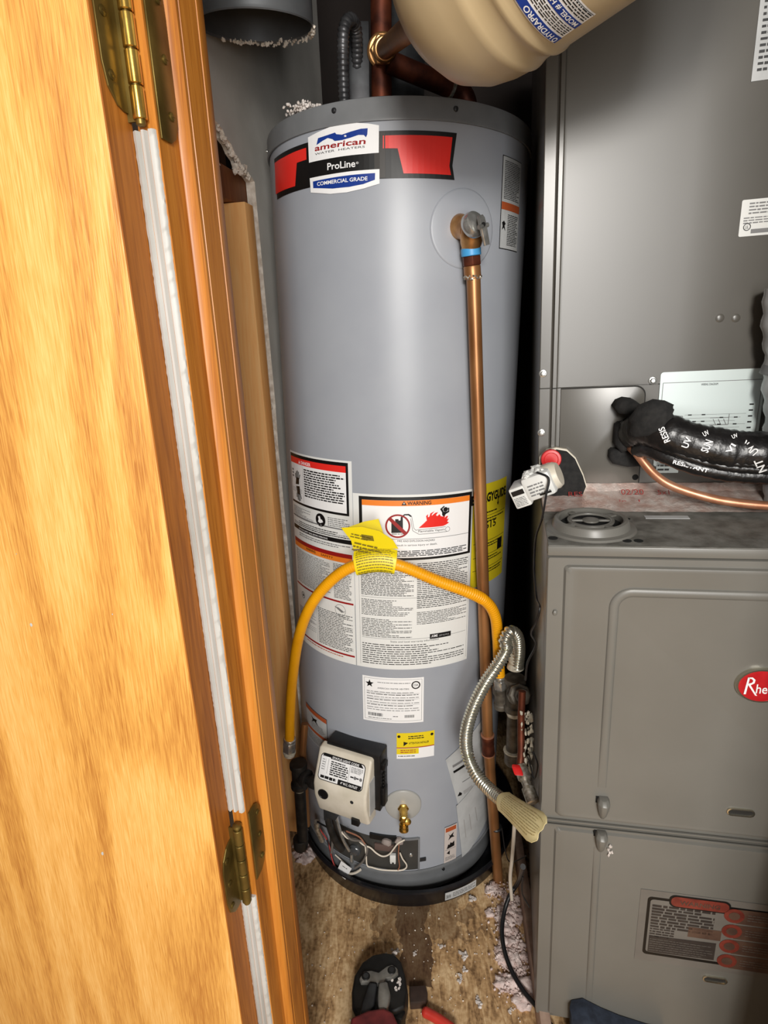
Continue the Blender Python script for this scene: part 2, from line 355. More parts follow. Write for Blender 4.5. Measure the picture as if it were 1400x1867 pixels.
# left wall of the closet: grey drywall with a hole cut in it
LW0 = Vector((-.2176, 1.16, ZC)); LW = frame(LW0, hx, hy, hz)
def lw(x, y): P = plane_hit(x, y, LW0, hx)-LW0; return (P.dot(hy), P.dot(hz))
torn = [(386, 214), (394, 221), (406, 236), (411, 250), (421, 262), (428, 279), (437, 292), (441, 306), (452, 313), (458, 322)]
tp = [lw(*p) for p in torn]
poly = [(.5, -1.12), (.5, 1.2), (-.42, 1.2), (-.42, tp[0][1]+.05)] + tp[:]
poly += [(0, tp[-1][1]-.005), (0.004, -.12), (-.001, -.2), (.003, -.45), (0, -1.12)]
mb = MB(); q2 = [LW(0, p[0], p[1]) for p in poly]; q1 = [LW(-.017, p[0], p[1]) for p in poly]
tri = tessellate_polygon([[Vector((p[0], p[1], 0)) for p in poly]]); n = len(poly)
mb.add(q2, tri, 0); mb.add(q1, tri, 0)
mb.add(q2+q1, [(i, (i+1) % n, n+(i+1) % n, n+i) for i in range(n)], 1)
wl = mb.build('wall_left', [M['drywall'], M['gypsum']], kind='structure', angle=20)
mb = MB()   # torn paper and crumbs along the broken edge
for i in range(len(tp)-1):
    for k in range(5):
        t = k/5; a = tp[i][0]*(1-t)+tp[i+1][0]*t; h = tp[i][1]*(1-t)+tp[i+1][1]*t
        mb.blob(LW(-.004+random.uniform(-.003, .003), a, h-.002), random.uniform(.002, .0045), 0, sc=(1, 1, 1.3), rough=.4)
for h in (-.13, -.17, -.21, -.45):
    for k in range(3): mb.blob(LW(-.008, -.003, h+random.uniform(-.01, .01)), random.uniform(.002, .005), 0, rough=.4)
for k in range(26):
    p = lw(445+random.uniform(-14, 8), 306+random.uniform(-6, 10)); mb.blob(LW(-.003, p[0], p[1]), random.uniform(.002, .006), 0, rough=.45)
mb.build('torn_edge', M['gypsum'], wl, kind='stuff')
sc_ = [lw(*p) for p in ((376, 214), (388, 224), (397, 236), (404, 252), (408, 270), (406, 284), (416, 300), (398, 296), (386, 290), (370, 286))]
mb = MB(); mb.loft([[LW(-.013, p[0], p[1]) for p in sc_], [LW(-.017, p[0], p[1]) for p in sc_]]); mb.build('drywall_scrap', M['gypsum'], wl)
# framing seen through the hole
SY = -.06
def st(x, y): P = plane_hit(x, y, LW0+hy*SY, hy)-LW0; return (P.dot(hx), P.dot(hz))
a0, h0 = st(398, 373); a1, h1 = st(446, 367)
mb = MB(); mb.box(LW, a1-.05, a1, SY, SY+.035, -1.12, h1); mb.build('wall_stud', M['peach'], label='pale orange wooden stud lit behind the hole in the grey drywall', cat='board', bevel=.0015)
mb = MB(); mb.box(LW, -.075, -.018, -.25, .12, h1+.001, h1+.052); mb.build('wall_header', M['brownb'], label='brown board lying across the top of the pale stud inside the drywall hole', cat='board', bevel=.0015)
mb = MB(); mb.box(LW, -.11, -.018, .0, .012, -1.12, h1-.001); mb.build('backing_board', M['brownb'], label='narrow brown board standing between the pale stud and the drywall edge', cat='board')
mb = MB(); mb.box(LW, -.13, -.11, -.4, .13, -1.12, 1.1); mb.build('wall_cavity', M['brownb'], kind='structure')

# ---- door, jamb, seal strip, hinges
DT = .0335
mb = MB(); mb.box(HR, -.62, -.021, -DT, -.0008, -1.11, .86); 
dr = mb.build('door_1', [M['door']], kind='structure', bevel=.0012)
mb = MB(); mb.box(HR, -.0212, -.0200, -DT+.0004, -.0012, -1.11, .86); mb.build('door_edge', M['edge'], dr)
mb = MB()
for (x, y, rr) in ((187, 1556, 1), (57, 1139, .9), (205, 1120, .35), (30, 1010, .3)):
    P = hpt(x, y, hy, -DT-.0002); c = HR(P[0], -DT-.0003, P[2]); mb.blob(c, .0016*rr, 0, sc=(.8, .3, 1.2), rough=.3, sub=2)
mb.build('paint_speck', M['paintw'], dr, kind='stuff')
def rnd(fr, pts, n=4): return pts
# jamb: flat rebate, stop with rounded edges, back edge
mb = MB()
prof = [(-.016, .0), (0, 0), (0, .030), (.0015, .031), (.0075, .031), (.0095, .033), (.0095, .036), (.0065, .0372), (.0095, .0384), (.0095, .066), (.0070, .0672), (.0095, .0684), (.0095, .080), (.007, .0835), (0, .085), (-.016, .085)]
mb.loft([[HR(a, b, h) for a, b in prof] for h in (-1.12, .93)], 0); jb = mb.build('trim_1', M['jamb'], kind='structure', angle=40)
mb = MB()
for h, y0 in ((-.35, .0312), (-.5, .0312)):
    pass
# white painted strip between door edge and jamb, in two lengths either side of the lower hinge
def strip(name, htop, hbot, lab):
    mb = MB(); loops = []; n = 220
    for i in range(n+1):
        h = hbot+(htop-hbot)*i/n; w = random.uniform(-.0003, .0003); w2 = random.uniform(-.0003, .0003)
        pr = [(-.0195, .006), (-.0195+w, -.001), (-.0165+w*.5, -.0030), (-.0145, .0012), (-.0122, -.0026), (-.0100, -.0028), (-.0080, .0022), (-.0062, -.0026), (-.003, -.0028+w2), (-.0012+w2, -.001), (-.0012, .006)]
        loops.append([HR(a, b-.001, h) for a, b in pr])
    mb.loft(loops, 0); return mb.build(name, M['paintw'], label=lab, cat='trim strip', angle=50)
hA = hpt(268, 235, hx, -.01)[2]; hB = hpt(440, 1470, hx, -.01)[2]; hC = hpt(455, 1622, hx, -.01)[2]
strip('seal_strip', hA-.002, hB+.004, 'long white painted ribbed strip between upper hinge and lower hinge')
strip('seal_strip', hC-.002, -1.12, 'short white painted ribbed strip below the lower hinge')

def hinge(lab, htop, hbot, ltop, lbot, rtop, rbot, kn, parts, wl=.030, shape=1):
    hg = thing('door_hinge', HR(-.01, -.006, hbot), lab, 'hinge')
    def leaf(n, a, b0, b1, t, b, knuckle_first):
        c = .016; w = b1-b0
        pts = [(b0, b+c*1.6), (b0+w*.12, b+c*.7), (b0+w*.45, b+c*.12), (b0+w*.7, b), (b1, b)] if knuckle_first else [(b0, b), (b0+w*.5, b), (b0+w*.78, b+c*.3), (b0+w*.95, b+c*.9), (b1, b+c*1.7)]
        pts2 = [(p[0], t-(p[1]-b)) for p in pts][::-1]
        poly = pts+pts2
        A = [HR(a, p[0], p[1]) for p in poly]; B = [HR(a+.0016, p[0], p[1]) for p in poly]
        m = MB(); m.loft([A, B], 0); return m.build('leaf', M['brass_old'], hg, bevel=.0004)
    lf = leaf('leaf', -.0199, -DT+.004, -.003, ltop, lbot, True)
    rf = leaf('leaf', .0002, .002, .0295, rtop, rbot, False)
    # thickness of the knuckle barrel in separate segments, with the pin tip
    n = 5; h0, h1 = kn; c = (-.0095, -.0058)
    for i in range(n):
        a = h0+(h1-h0)*i/n+.0006; b = h0+(h1-h0)*(i+1)/n-.0006
        m = MB(); m.lathe(HR(c[0], c[1], a), hz, [(.0046, 0), (.0052, .0006), (.0052, b-a-.0006), (.0046, b-a)], 20); m.build('knuckle', M[parts], hg)
    m = MB(); m.lathe(HR(c[0], c[1], h0-.0035), hz, [(.002, 0), (.0036, .001), (.0036, .003), (.003, h1-h0+.006), (.005, h1-h0+.0065), (.0045, h1-h0+.009), (.0015, h1-h0+.010)], 16); m.build('pin', M['brass_old'], hg)
    # folded wings from knuckle to the leaves
    m = MB(); m.box(HR, -.0199, c[0]-.004, -.006, -.0044, h0, h1); m.build('wing', M['brass_old'], hg)
    for (a, b, hh, pr, sg) in ((-.0182, -.021, ltop, lf, 1), (.0018, .021, rtop, rf, 1)):
        for f in (.17, .5, .83):
            L0 = (ltop, lbot) if pr is lf else (rtop, rbot)
            q = HR(a, b, L0[0]+(L0[1]-L0[0])*f); m = MB(); m.lathe(q, hx, [(.0034, 0), (.0034, .0006), (.0026, .0011)], 16)
            m.box(frame(q, hy, hz, hx), -.0024, .0024, -.0003, .0003, .001, .0013); m.build('screw', M['brass_old'], pr)
hL = lambda x, y: hpt(x, y, hx, -.019)[2]; hRr = lambda x, y: hpt(x, y, hx, 0)[2]
lb = hL(240, 212); rb = hRr(300, 257); kb = hpt(268, 228, hx, -.01)[2]
hinge('brass butt hinge at the top of the picture, above the long white strip', 0, kb, lb+.115, lb, rb+.115, rb, (kb, kb+.112), 'brass_new')
lt, lb = hL(435, 1502), hL(430, 1662); rt, rb = hRr(470, 1448), hRr(472, 1592); k1, k0 = hpt(445, 1487, hx, -.01)[2], hpt(462, 1616, hx, -.01)[2]
hinge('tarnished lower butt hinge with white paint smears, between the two white strips', 0, k0, lt, lb, rt, rb, (k0, k1), 'brass_old')

# ================================================================== water heater
def z(r): return ZC+r
WH = thing('water_heater', (TC.x, TC.y, z(-1.128)), 'tall grey cylindrical gas water heater standing in a black drain pan', 'water heater')
T3 = lambda r: Vector((TC.x, TC.y, z(r)))
mb = MB(); mb.lathe(T3(-1.07), UP, [(TR, 0), (TR, 1.376)], 160, caps=(False, False)); mb.build('tank_jacket', M['tank'], WH)
mb = MB(); mb.lathe(T3(.300), UP, [(TR+.001, 0), (TR+.0035, .0), (TR+.0038, .003), (TR+.0030, .006), (TR+.0030, .026), (TR+.0022, .0295), (TR-.001, .031), (TR-.02, .033), (0, .036)], 160, caps=(False, False))
top = mb.build('top_cap', M['tank_lip'], WH)
mb = MB(); mb.lathe(T3(-1.112), UP, [(TR-.004, -.016), (TR+.0015, -.014), (TR+.0025, 0), (TR+.0025, .034), (TR+.0034, .036), (TR+.0032, .0395), (TR, .041)], 160, caps=(True, False)); mb.build('base_ring', M['tank_lip'], WH)
def screw_at(P, n, r, m, parent, name='screw', slot=True):
    mb = MB(); mb.lathe(P, n, [(r*1.15, -.001), (r*1.15, .0006), (r*.95, .0012), (r*.9, .0028), (r*.5, .0034)], 12)
    return mb.build(name, m, parent)
for (x, y) in ((611, 203), (829, 200), (492, 263), (966, 246)):
    s_, z_ = tinv(x, y) if 500 < x < 950 else (-.33 if x < 700 else .345, z(.317))
    screw_at(tmap(s_, z_, .0028), (tmap(s_, z_, 1)-tmap(s_, z_)), .0034, M['steel' if x < 500 else 'galv'], top)
s_, z_ = tinv(807, 1574); screw_at(tmap(s_, z_-.012, .0025), tmap(s_, z_, 1)-tmap(s_, z_), .003, M['black'], WH)
def TD(): return Decal(tmap, tinv, .008)

# brand label with its wings
c1 = crop(470, 160, 300/1400); c3 = crop(650, 0, 400/1400)
d = TD()
s0 = tinv(501, 300)[0]; s1 = tinv(830, 300)[0]; zt = tinv(697, 239)[1]; zb = tinv(697, 326)[1]; zm = (zt+zb)/2
d.poly([(s0, zt), (s0+.005, zb), (s1-.001, zb), (s1-.005, zm-.012), (s1+.001, zt)], M['ink'], 0)
P = lambda c, *pts: [c(*p) for p in pts]
d.poly(P(c1, (148, 642), (230, 590), (320, 545), (415, 512), (418, 612), (336, 640), (322, 838), (158, 908)), M['red'], 1, px=True)
d.poly([(tinv(*c3(168, 860))[0], zt-.006), (s1-.006, zt-.006), (s1-.010, zm-.013), (s1-.007, zb+.006), (tinv(*c3(300, 1100))[0], zb+.006), (tinv(*c3(262, 948))[0], tinv(*c3(262, 948))[1]), (tinv(*c3(168, 948))[0], tinv(*c3(168, 948))[1])], M['red'], 1)
gx0, gx1 = tinv(*c1(992, 600))[0], tinv(*c1(1085, 600))[0]
d.poly([(gx0, zb+.001), (gx1, zb+.001), (gx1, zt-.001), (gx0, zt-.001)], mat('print_dull', (58, 55, 52), .3), 1)
d.poly(P(c1, (432, 425), (520, 378), (620, 335), (720, 310), (830, 300), (940, 307), (1032, 322), (1030, 555), (900, 566), (740, 583), (600, 606), (441, 640)), M['wht'], 2, px=True)
d.poly(P(c1, (447, 772), (600, 742), (800, 712), (1036, 694), (1036, 818), (900, 860), (760, 892), (620, 905), (456, 894)), M['wht'], 2, px=True)
d.poly(P(c1, (475, 800), (620, 770), (800, 744), (1000, 728), (998, 785), (900, 822), (780, 846), (640, 860), (478, 856)), M['blue'], 3, px=True)
d.poly(P(c1, (518, 432), (590, 408), (662, 384), (672, 398), (720, 402), (800, 374), (880, 352), (937, 348), (934, 400), (922, 425), (905, 405), (860, 404), (790, 428), (720, 448), (658, 456), (640, 440), (600, 430), (560, 452), (505, 490)), M['blue'], 3, px=True)
d.poly(P(c1, (735, 412), (744, 410), (747, 401), (752, 409), (762, 409), (755, 415), (758, 424), (748, 419), (740, 424), (743, 416)), M['wht'], 4, px=True)
d.text('american', c1(490, 543), c1(918, 480), .0078, M['dred'], 3, .02, slant=.15)
d.text('WATER  HEATERS', c1(492, 578), c1(912, 512), .0028, M['ink'], 3, .0, slant=.1)
d.text('ProLine', c1(596, 702), c1(832, 674), .0094, M['wht'], 2, .015)
d.text('®', c1(838, 652), c1(860, 650), .003, M['wht'], 2)
d.text('COMMERCIAL GRADE', c1(512, 838), c1(936, 790), .0052, M['wht'], 4, .018)
d.build('brand_label', WH, 'red, white, blue and black brand label across the top')

# upper right instruction strip
d = TD(); A, B = tinv(918, 246), tinv(958, 436)
A = (A[0], z(.272)); z1 = z(.139); B = (A[0]+.062, z1)
d.rect(A, B, M['ink'], 0, px=False); e = .0012
d.rect((A[0]+e, A[1]-e), (B[0]-e, B[1]+e), M['paper2'], 1, px=False)
ob = A[1]+(z1-A[1])*.485; d.rect((A[0]+e, ob), (B[0]-e, ob-.011), M['rust'], 2, px=False)
d.fine((A[0]+.006, A[1]-.006), (B[0]-.006, ob+.004), 22, M['ink'], 2, px=False, word=.005)
d.fine((A[0]+.02, ob-.016), (B[0]-.006, z1+.006), 18, M['ink'], 2, px=False, word=.005)
d.poly([(A[0]+.004, ob-.030), (A[0]+.009, ob-.027), (A[0]+.014, ob-.031), (A[0]+.011, ob-.034), (A[0]+.014, ob-.042), (A[0]+.009, ob-.037), (A[0]+.004, ob-.041), (A[0]+.006, ob-.035)], M['ink'], 3)
d.build('instruction_label', WH, 'narrow grey instruction label with an orange band, upper right')

# danger sheet (left)
c5 = crop(500, 800, 460/1400); c7 = crop(640, 860, 320/1400)
sR = tinv(*c5(436, 400))[0]; sL = -.262; zT = tinv(641, 841)[1]; zB = tinv(644, 1211)[1]
K = lambda x, y: tinv(*c5(x, y))
d = TD(); d.rect((sL, zT), (sR, zB), M['paper'], 0, px=False)
bxR = K(414, 300)[0]; b0 = zT-.0035; bb = K(414, 430)[1]
d.rect((sL+.004, b0), (bxR, bb), M['ink'], 1, px=False)
ir = bxR-.0045; d.rect((sL+.007, b0-.006), (ir, b0-.0175), M['red'], 2, px=False); d.rect((sL+.007, b0-.0175), (ir, bb+.0045), M['wht'], 2, px=False)
d.text('DANGER', (sL+.052, b0-.0155), (sL+.082, b0-.0155), .006, M['wht'], 3, .02, px=False)
d.poly([(sL+.043, b0-.0155), (sL+.049, b0-.0155), (sL+.046, b0-.0092)], M['wht'], 3)
dv = sL+.056; d.rect((dv, b0-.019), (dv+.0006, bb+.006), M['grey'], 3, px=False)
d.fine((dv+.004, b0-.022), (ir-.003, bb+.020), 12, M['ink'], 3, px=False, fill=.62, word=.008)
hx0 = sL+.016; hz0 = b0-.024
def hand(x, zz, s_, up):   # scald pictogram: forearm and five fingers
    d.poly([(x, zz), (x+.016*s_, zz+.002), (x+.018*s_, zz+.016*s_*up), (x+.004*s_, zz+.016*s_*up)], M['ink'], 3)
    for k in range(5):
        a = x+(.0+k*.004)*s_; ln = (.010, .015, .017, .015, .010)[k]*s_
        d.poly([(a, zz+.014*s_*up), (a+.0028*s_, zz+.014*s_*up), (a+(.0034+.001*k)*s_, zz+(.014*s_+ln)*up), (a+(.001*k)*s_, zz+(.014*s_+ln)*up)], M['ink'], 3)
hand(hx0+.010, hz0-.034, .9, 1); hand(hx0+.012, bb+.034, .9, -1)
for k in range(3): d.rect((sL+.012, hz0-.005-.006*k), (sL+.020, hz0-.0085-.006*k), M['grey'], 3, px=False)
for k in range(3): d.rect((sL+.010, hz0-.041-.003*k), (dv-.004, hz0-.0416-.003*k), M['grey'], 3, px=False)
zc = K(258, 450); r0 = .0125
d.disc((zc[0], zc[1]), r0, M['ink'], 1); d.poly([(zc[0]-.006, zc[1]-.004), (zc[0]-.001, zc[1]-.006), (zc[0]+.007, zc[1]-.003), (zc[0]+.005, zc[1]+.001), (zc[0]+.001, zc[1]+.002), (zc[0]-.001, zc[1]+.0075), (zc[0]-.0055, zc[1]+.006), (zc[0]-.004, zc[1]+.001)], M['wht'], 2)
d.fine((zc[0]+.018, zc[1]+.010), (sR-.006, zc[1]-.011), 6, M['grey'], 1, px=False)
d.fine((sL+.008, bb-.006), (zc[0]-.02, zc[1]-.012), 9, M['grey'], 1, px=False, ragged=.6)
d.fine((sL+.03, zc[1]-.016), (sR-.006, zc[1]-.027), 3, M['ink'], 1, px=False)
q = K(430, 560)[1]; d.rect((sL+.004, q+.018), (sR-.003, q+.0155), M['grey'], 1, px=False)
q0 = K(410, 580)[1]; d.rect((sL+.004, q0+.006), (sR-.003, q0-.002), M['ink'], 1, px=False); d.text('FOR YOUR SAFETY READ BEFORE OPERATING', (sL+.03, q0+.0003), (sR-.055, q0+.0003), .003, M['wht'], 2, .01, px=False)
d.fine((sL+.008, q0+.014), (sR-.006, q0+.008), 2, M['grey'], 1, px=False); d.fine((sL+.03, q0-.005), (sR-.006, q0-.013), 2, M['grey'], 1, px=False)
q1 = K(415, 648)[1]; q2_ = K(415, 690)[1]
d.rect((sL+.004, q1+.002), (sR-.003, q1-.006), M['dred'], 1, px=False); d.rect((sL+.004, q1-.006), (sR-.003, q2_-.001), M['orange'], 1, px=False)
d.text('WARNING', (sL+.055, q2_+.003), (sL+.085, q2_+.003), .005, M['ink'], 2, .02, px=False); d.text('SAFETY', (sL+.1, q2_+.003), (sL+.13, q2_+.003), .004, M['ink'], 2, .01, px=False)
def redrule(y): q = K(430, y)[1]; d.rect((sL+.004, q+.0018), (sR-.003, q-.0018), M['dred'], 1, px=False); return q
r1 = redrule(918); r2 = redrule(1205)
mid = sL+.125
d.fine((sL+.010, q2_-.005), (mid-.004, r1+.006), 24, M['grey'], 1, px=False, word=.007); d.fine((mid+.004, q2_-.005), (sR-.006, r1+.006), 25, M['ink'], 1, px=False, word=.007, fill=.42)
for (x, y) in ((165, 865), (210, 893)): q = K(x, y); d.disc(q, .007, M['grey'], 2, r_in=.0055); d.disc(q, .0028, M['ink'], 2)
q = K(365, 945); d.poly([(q[0]-.012, q[1]+.004), (q[0]-.002, q[1]+.003), (q[0]+.010, q[1]-.004), (q[0]+.013, q[1]-.001), (q[0]+.004, q[1]-.006), (q[0]-.004, q[1]-.001)], M['grey'], 2); d.disc((q[0]+.001, q[1]-.002), .012, M['grey'], 1, r_in=.0112)
m3 = K(240, 1010)[0]; d.rect((m3, r1-.03), (m3+.0006, r2+.006), M['grey'], 1, px=False)
d.fine((m3+.004, K(430, 985)[1]), (sR-.006, r2+.006), 22, M['ink'], 1, px=False, word=.007, fill=.42); d.fine((sL+.012, K(200, 960)[1]), (m3-.003, r2+.02), 20, M['grey'], 1, px=False, ragged=.5)
d.fine((sL+.04, r2-.004), (sR-.02, r2-.008), 1, M['rust'], 1, px=False); d.rect((sR-.0006, r1), (sR, zB), M['grey'], 1, px=False)
d.build('danger_label', WH, 'large white sheet with red danger bar, left of the yellow hose tag')

# warning sheet (right)
K7 = lambda x, y: tinv(*c7(x, y))
s0 = sR+.0008; s1 = K7(968, 145)[0]; zt = K7(500, 182)[1]; d = TD(); d.rect((s0, zt), (s1, zB), M['paper'], 0, px=False)
a = K7(62, 195); b = K7(945, 640); zt2 = zt-.0042; zb2 = b[1]-.001
d.rect((a[0], zt2), (b[0], zb2), M['ink'], 1, px=False); i0, i1 = a[0]+.0058, b[0]-.0058
d.rect((i0, zt2-.0058), (i1, zb2+.0045), M['wht'], 2, px=False); ob = zt2-.0058-.0098; d.rect((i0, zt2-.0058), (i1, ob), M['orange'], 3, px=False)
q0, q1 = K7(448, 265)[0], K7(637, 265)[0]; d.text('WARNING', (q0, ob+.0018), (q1, ob+.0018), .0066, M['ink'], 4, .02, px=False)
q = K7(422, 265)[0]; d.poly([(q-.0045, ob+.0016), (q+.0045, ob+.0016), (q, ob+.0088)], M['ink'], 4); d.poly([(q-.0006, ob+.0035), (q+.0006, ob+.0035), (q+.0008, ob+.0062), (q-.0008, ob+.0062)], M['wht'], 5)
cc = K7(372, 432); rr = .0215
d.poly(P(c7, (322, 398), (352, 398), (352, 376), (378, 376), (380, 388), (394, 386), (396, 360), (404, 352), (412, 360), (414, 484), (322, 486)), M['ink'], 4, px=True)
d.fine(c7(325, 490), c7(415, 500), 1, M['ink'], 4); d.disc(cc, rr, M['dred'], 5, r_in=rr*.86, n=36)
u = rr*.66; w_ = .0022; d.poly([(cc[0]-u-w_, cc[1]+u-w_), (cc[0]-u+w_, cc[1]+u+w_), (cc[0]+u+w_, cc[1]-u+w_), (cc[0]+u-w_, cc[1]-u-w_)], M['dred'], 6)
d.poly(P(c7, (404, 352), (425, 336), (460, 334), (482, 350), (476, 360), (455, 346), (428, 346), (410, 360)), M['ink'], 4, px=True)
for A_, B_ in (((482, 352), (500, 450)), ((500, 450), (520, 468)), ((474, 372), (490, 468)), ((490, 468), (540, 497)), ((540, 497), (760, 474)), ((520, 462), (750, 436))):
    p, q = K7(*A_), K7(*B_); L_ = math.hypot(q[0]-p[0], q[1]-p[1]); nx, ny = -(q[1]-p[1])/L_*.0004, (q[0]-p[0])/L_*.0004
    d.poly([(p[0]+nx, p[1]+ny), (p[0]-nx, p[1]-ny), (q[0]-nx, q[1]-ny), (q[0]+nx, q[1]+ny)], M['grey'], 4)
d.disc(K7(766, 455), .0045, M['grey'], 4, r_in=.0038)
d.text('Flammable Vapors', c7(535, 482), c7(742, 464), .0042, M['ink'], 4)
d.poly(P(c7, (538, 446), (580, 408), (602, 386), (596, 352), (612, 336), (610, 362), (622, 356), (630, 330), (664, 312), (642, 336), (640, 350), (668, 326), (690, 320), (674, 344), (684, 352), (702, 336), (712, 352), (730, 356), (748, 334), (742, 366), (756, 352), (770, 350), (758, 376), (776, 370), (762, 396), (778, 402), (752, 420), (730, 430), (640, 440)), M['red'], 4, px=True)
d.poly(P(c7, (706, 296), (738, 268), (742, 276), (724, 294), (734, 316), (752, 318), (770, 308), (766, 286), (778, 284), (778, 318), (752, 334), (734, 356), (722, 342), (722, 322)), M['ink'], 5, px=True); d.disc(K7(749, 298), .0042, M['ink'], 5)
q = K7(640, 525)[1]; d.rect((i0, q+.0004), (i1, q-.0004), M['grey'], 4, px=False)
d.text('FIRE AND EXPLOSION HAZARD', c7(370, 558), c7(665, 548), .0036, M['ink'], 4, .0)
d.text('Can result in serious injury or death.', c7(310, 590), c7(684, 577), .0036, M['ink'], 4)
zl = q-.021; d.fine((i0+.004, zl), (i1-.004, zb2+.007), 4, M['ink'], 4, px=False, word=.010, fill=.55, ragged=.05)
mid = K(783, 760)[0]; y1 = zb2-.006; sec = [K(780, y)[1] for y in (882, 985, 1000, 1115, 1130, 1240)]
L0, R0 = s0+.012, s1-.006
d.rect((L0-.004, zB+.006), (L0-.0035, zb2-.004), M['grey'], 1, px=False); d.rect((s1-.0035, zB+.006), (s1-.003, zb2-.004), M['grey'], 1, px=False)
d.fine((L0, y1-.016), (mid-.003, sec[0]+.003), 17, M['ink'], 1, px=False, word=.007, fill=.48); d.fine((mid+.003, y1), (R0, sec[0]-.022), 24, M['ink'], 1, px=False, word=.007, fill=.42)
d.rect((L0, sec[0]+.0003), (R0, sec[0]-.0003), M['grey'], 1, px=False)
d.fine((L0, sec[0]-.004), (mid-.004, sec[1]), 11, M['ink'], 1, px=False, word=.007, fill=.4, ragged=.4); d.fine((mid+.003, sec[0]-.028), (R0, sec[3]+.030), 9, M['ink'], 1, px=False, word=.007, fill=.4, ragged=.4)
d.fine((L0, sec[2]), (mid-.006, sec[3]+.004), 12, M['ink'], 1, px=False, word=.007, fill=.4, ragged=.5)
q = K(862, 1110); q2_ = K(978, 1062)
d.rect((q[0], q2_[1]-.0005), (q2_[0], q[1]), M['ink'], 1, px=False); d.text('ASME', (q[0]+.003, q[1]+.0035), (q[0]+.015, q[1]+.0035), .005, M['wht'], 2, .01, px=False); d.fine((q[0]+.018, q2_[1]-.003), (q2_[0]-.004, q[1]+.003), 1, M['grey'], 2, px=False)
d.rect((L0, sec[4]+.008), (R0, sec[4]+.0074), M['grey'], 1, px=False); d.text('State and local warranty information', (mid-.045, sec[4]+.001), (mid+.045, sec[4]+.001), .0036, M['ink'], 1, px=False)
d.fine((L0, sec[4]-.003), (R0-.003, zB+.008), 10, M['ink'], 1, px=False, word=.009, fill=.38, ragged=.4)
d.build('warning_label', WH, 'large white sheet with an orange warning bar and flame picture')

# yellow energy label
a = K7(1070, 110); b = K7(1240, 800); yR = s1+.112; zt = K7(1160, 70)[1]; zb = K7(1160, 835)[1]; xl = s1+.002
d = TD(); d.rect((xl, zt), (yR, zb), M['dyel'], 0, px=False)
d.text('ENERGYGUIDE', (xl-.004, zt-.034), (yR-.004, zt-.034), .0165, M['ink'], 1, .05, px=False)
q = K7(1168, 240); d.poly([(q[0]-.0015, q[1]+.010), (q[0]+.0015, q[1]+.010), (q[0]+.0015, q[1]), (q[0]+.004, q[1]), (q[0], q[1]-.006), (q[0]-.004, q[1]), (q[0]-.0015, q[1])], M['ink'], 1)
d.fine((xl+.02, zt-.052), (yR-.03, zt-.058), 1, M['ink'], 1, px=False)
q = K7(1090, 410); d.text('$615', (q[0]-.022, zt-.086), (q[0]+.026, zt-.086), .014, M['ink'], 1, .02, px=False)
for k, f in enumerate((.31, .56, .70, .83)): zz = zt+(zb-zt)*f; d.rect((xl+.004, zz), (yR-.004, zz-.0008), M['ink'], 1, px=False); d.fine((xl+.03, zz-.004), (yR-.012, zz-.014), 2, M['ink'], 1, px=False, ragged=.5)
zz = zt+(zb-zt)*.64; d.rect((yR-.032, zz+.010), (yR-.012, zz-.012), M['ink'], 1, px=False)
d.build('energy_label', WH, 'dull yellow energy label, half hidden by the copper pipe')

# rating plate, yellow sticker, small warning labels
ct = crop(480, 1200, .3); Kt = lambda x, y: tinv(*ct(x, y))
a = Kt(603, 98); b = Kt(972, 385); zt = a[1]-.0005; zb = Kt(790, 392)[1]; x0, x1 = a[0], b[0]
d = TD(); d.rect((x0, zt), (x1, zb), M['wht'], 0, px=False)
for (u0, u1, v0, v1) in ((.03, .97, .035, .04), (.03, .97, .95, .955)): d.rect((x0+(x1-x0)*u0, zt+(zb-zt)*v0), (x0+(x1-x0)*u1, zt+(zb-zt)*v1), M['grey'], 1, px=False)
for u0 in (.03, .965): d.rect((x0+(x1-x0)*u0, zt+(zb-zt)*.035), (x0+(x1-x0)*(u0+.005), zt+(zb-zt)*.955), M['grey'], 1, px=False)
g = lambda u, v: (x0+(x1-x0)*u, zt+(zb-zt)*v)
st_ = g(.12, .16); d.poly([(st_[0]+(.0085 if k % 2 == 0 else .0036)*math.sin(k*math.pi/5), st_[1]+(.0085 if k % 2 == 0 else .0036)*math.cos(k*math.pi/5)) for k in range(10)], M['ink'], 1)
q = g(.87, .16); d.disc(q, .0085, M['ink'], 1, r_in=.0062); d.text('CSA', (q[0]-.0045, q[1]-.002), (q[0]+.0045, q[1]-.002), .0045, M['ink'], 1, .01, px=False)
d.fine(g(.25, .10), g(.78, .13), 1, M['grey'], 1, px=False); d.text('AMERICAN WATER HEATERS', g(.25, .255), g(.76, .255), .0032, M['ink'], 1, px=False)
for v in (.31, .36, .42, .48, .54, .60, .66, .71): d.fine(g(.07, v), g(.93, v+.028), 1, M['ink' if v in (.36, .48, .6) else 'grey'], 1, px=False, ragged=.15, word=.009)
for v in (.345, .465, .585): d.rect(g(.07, v), g(.93, v+.004), M['grey'], 1, px=False)
for k in range(26): u = .09+k*.0095; d.rect(g(u, .80), g(u+.0055*random.choice((.6, 1, 1.3)), .87), M['ink'], 1, px=False)
for k in range(14): u = .69+k*.0115; d.rect(g(u, .82), g(u+.006, .88), M['ink'], 1, px=False)
d.fine(g(.09, .90), g(.5, .93), 1, M['grey'], 1, px=False); d.fine(g(.5, .84), g(.58, .87), 1, M['ink'], 1, px=False)
d.build('rating_plate', WH, 'white rectangular data label with barcodes below the warning sheet')
a = Kt(810, 455); b = Kt(1036, 600); x0, x1 = a[0], b[0]; zt = a[1]+.0005; zb = Kt(920, 607)[1]
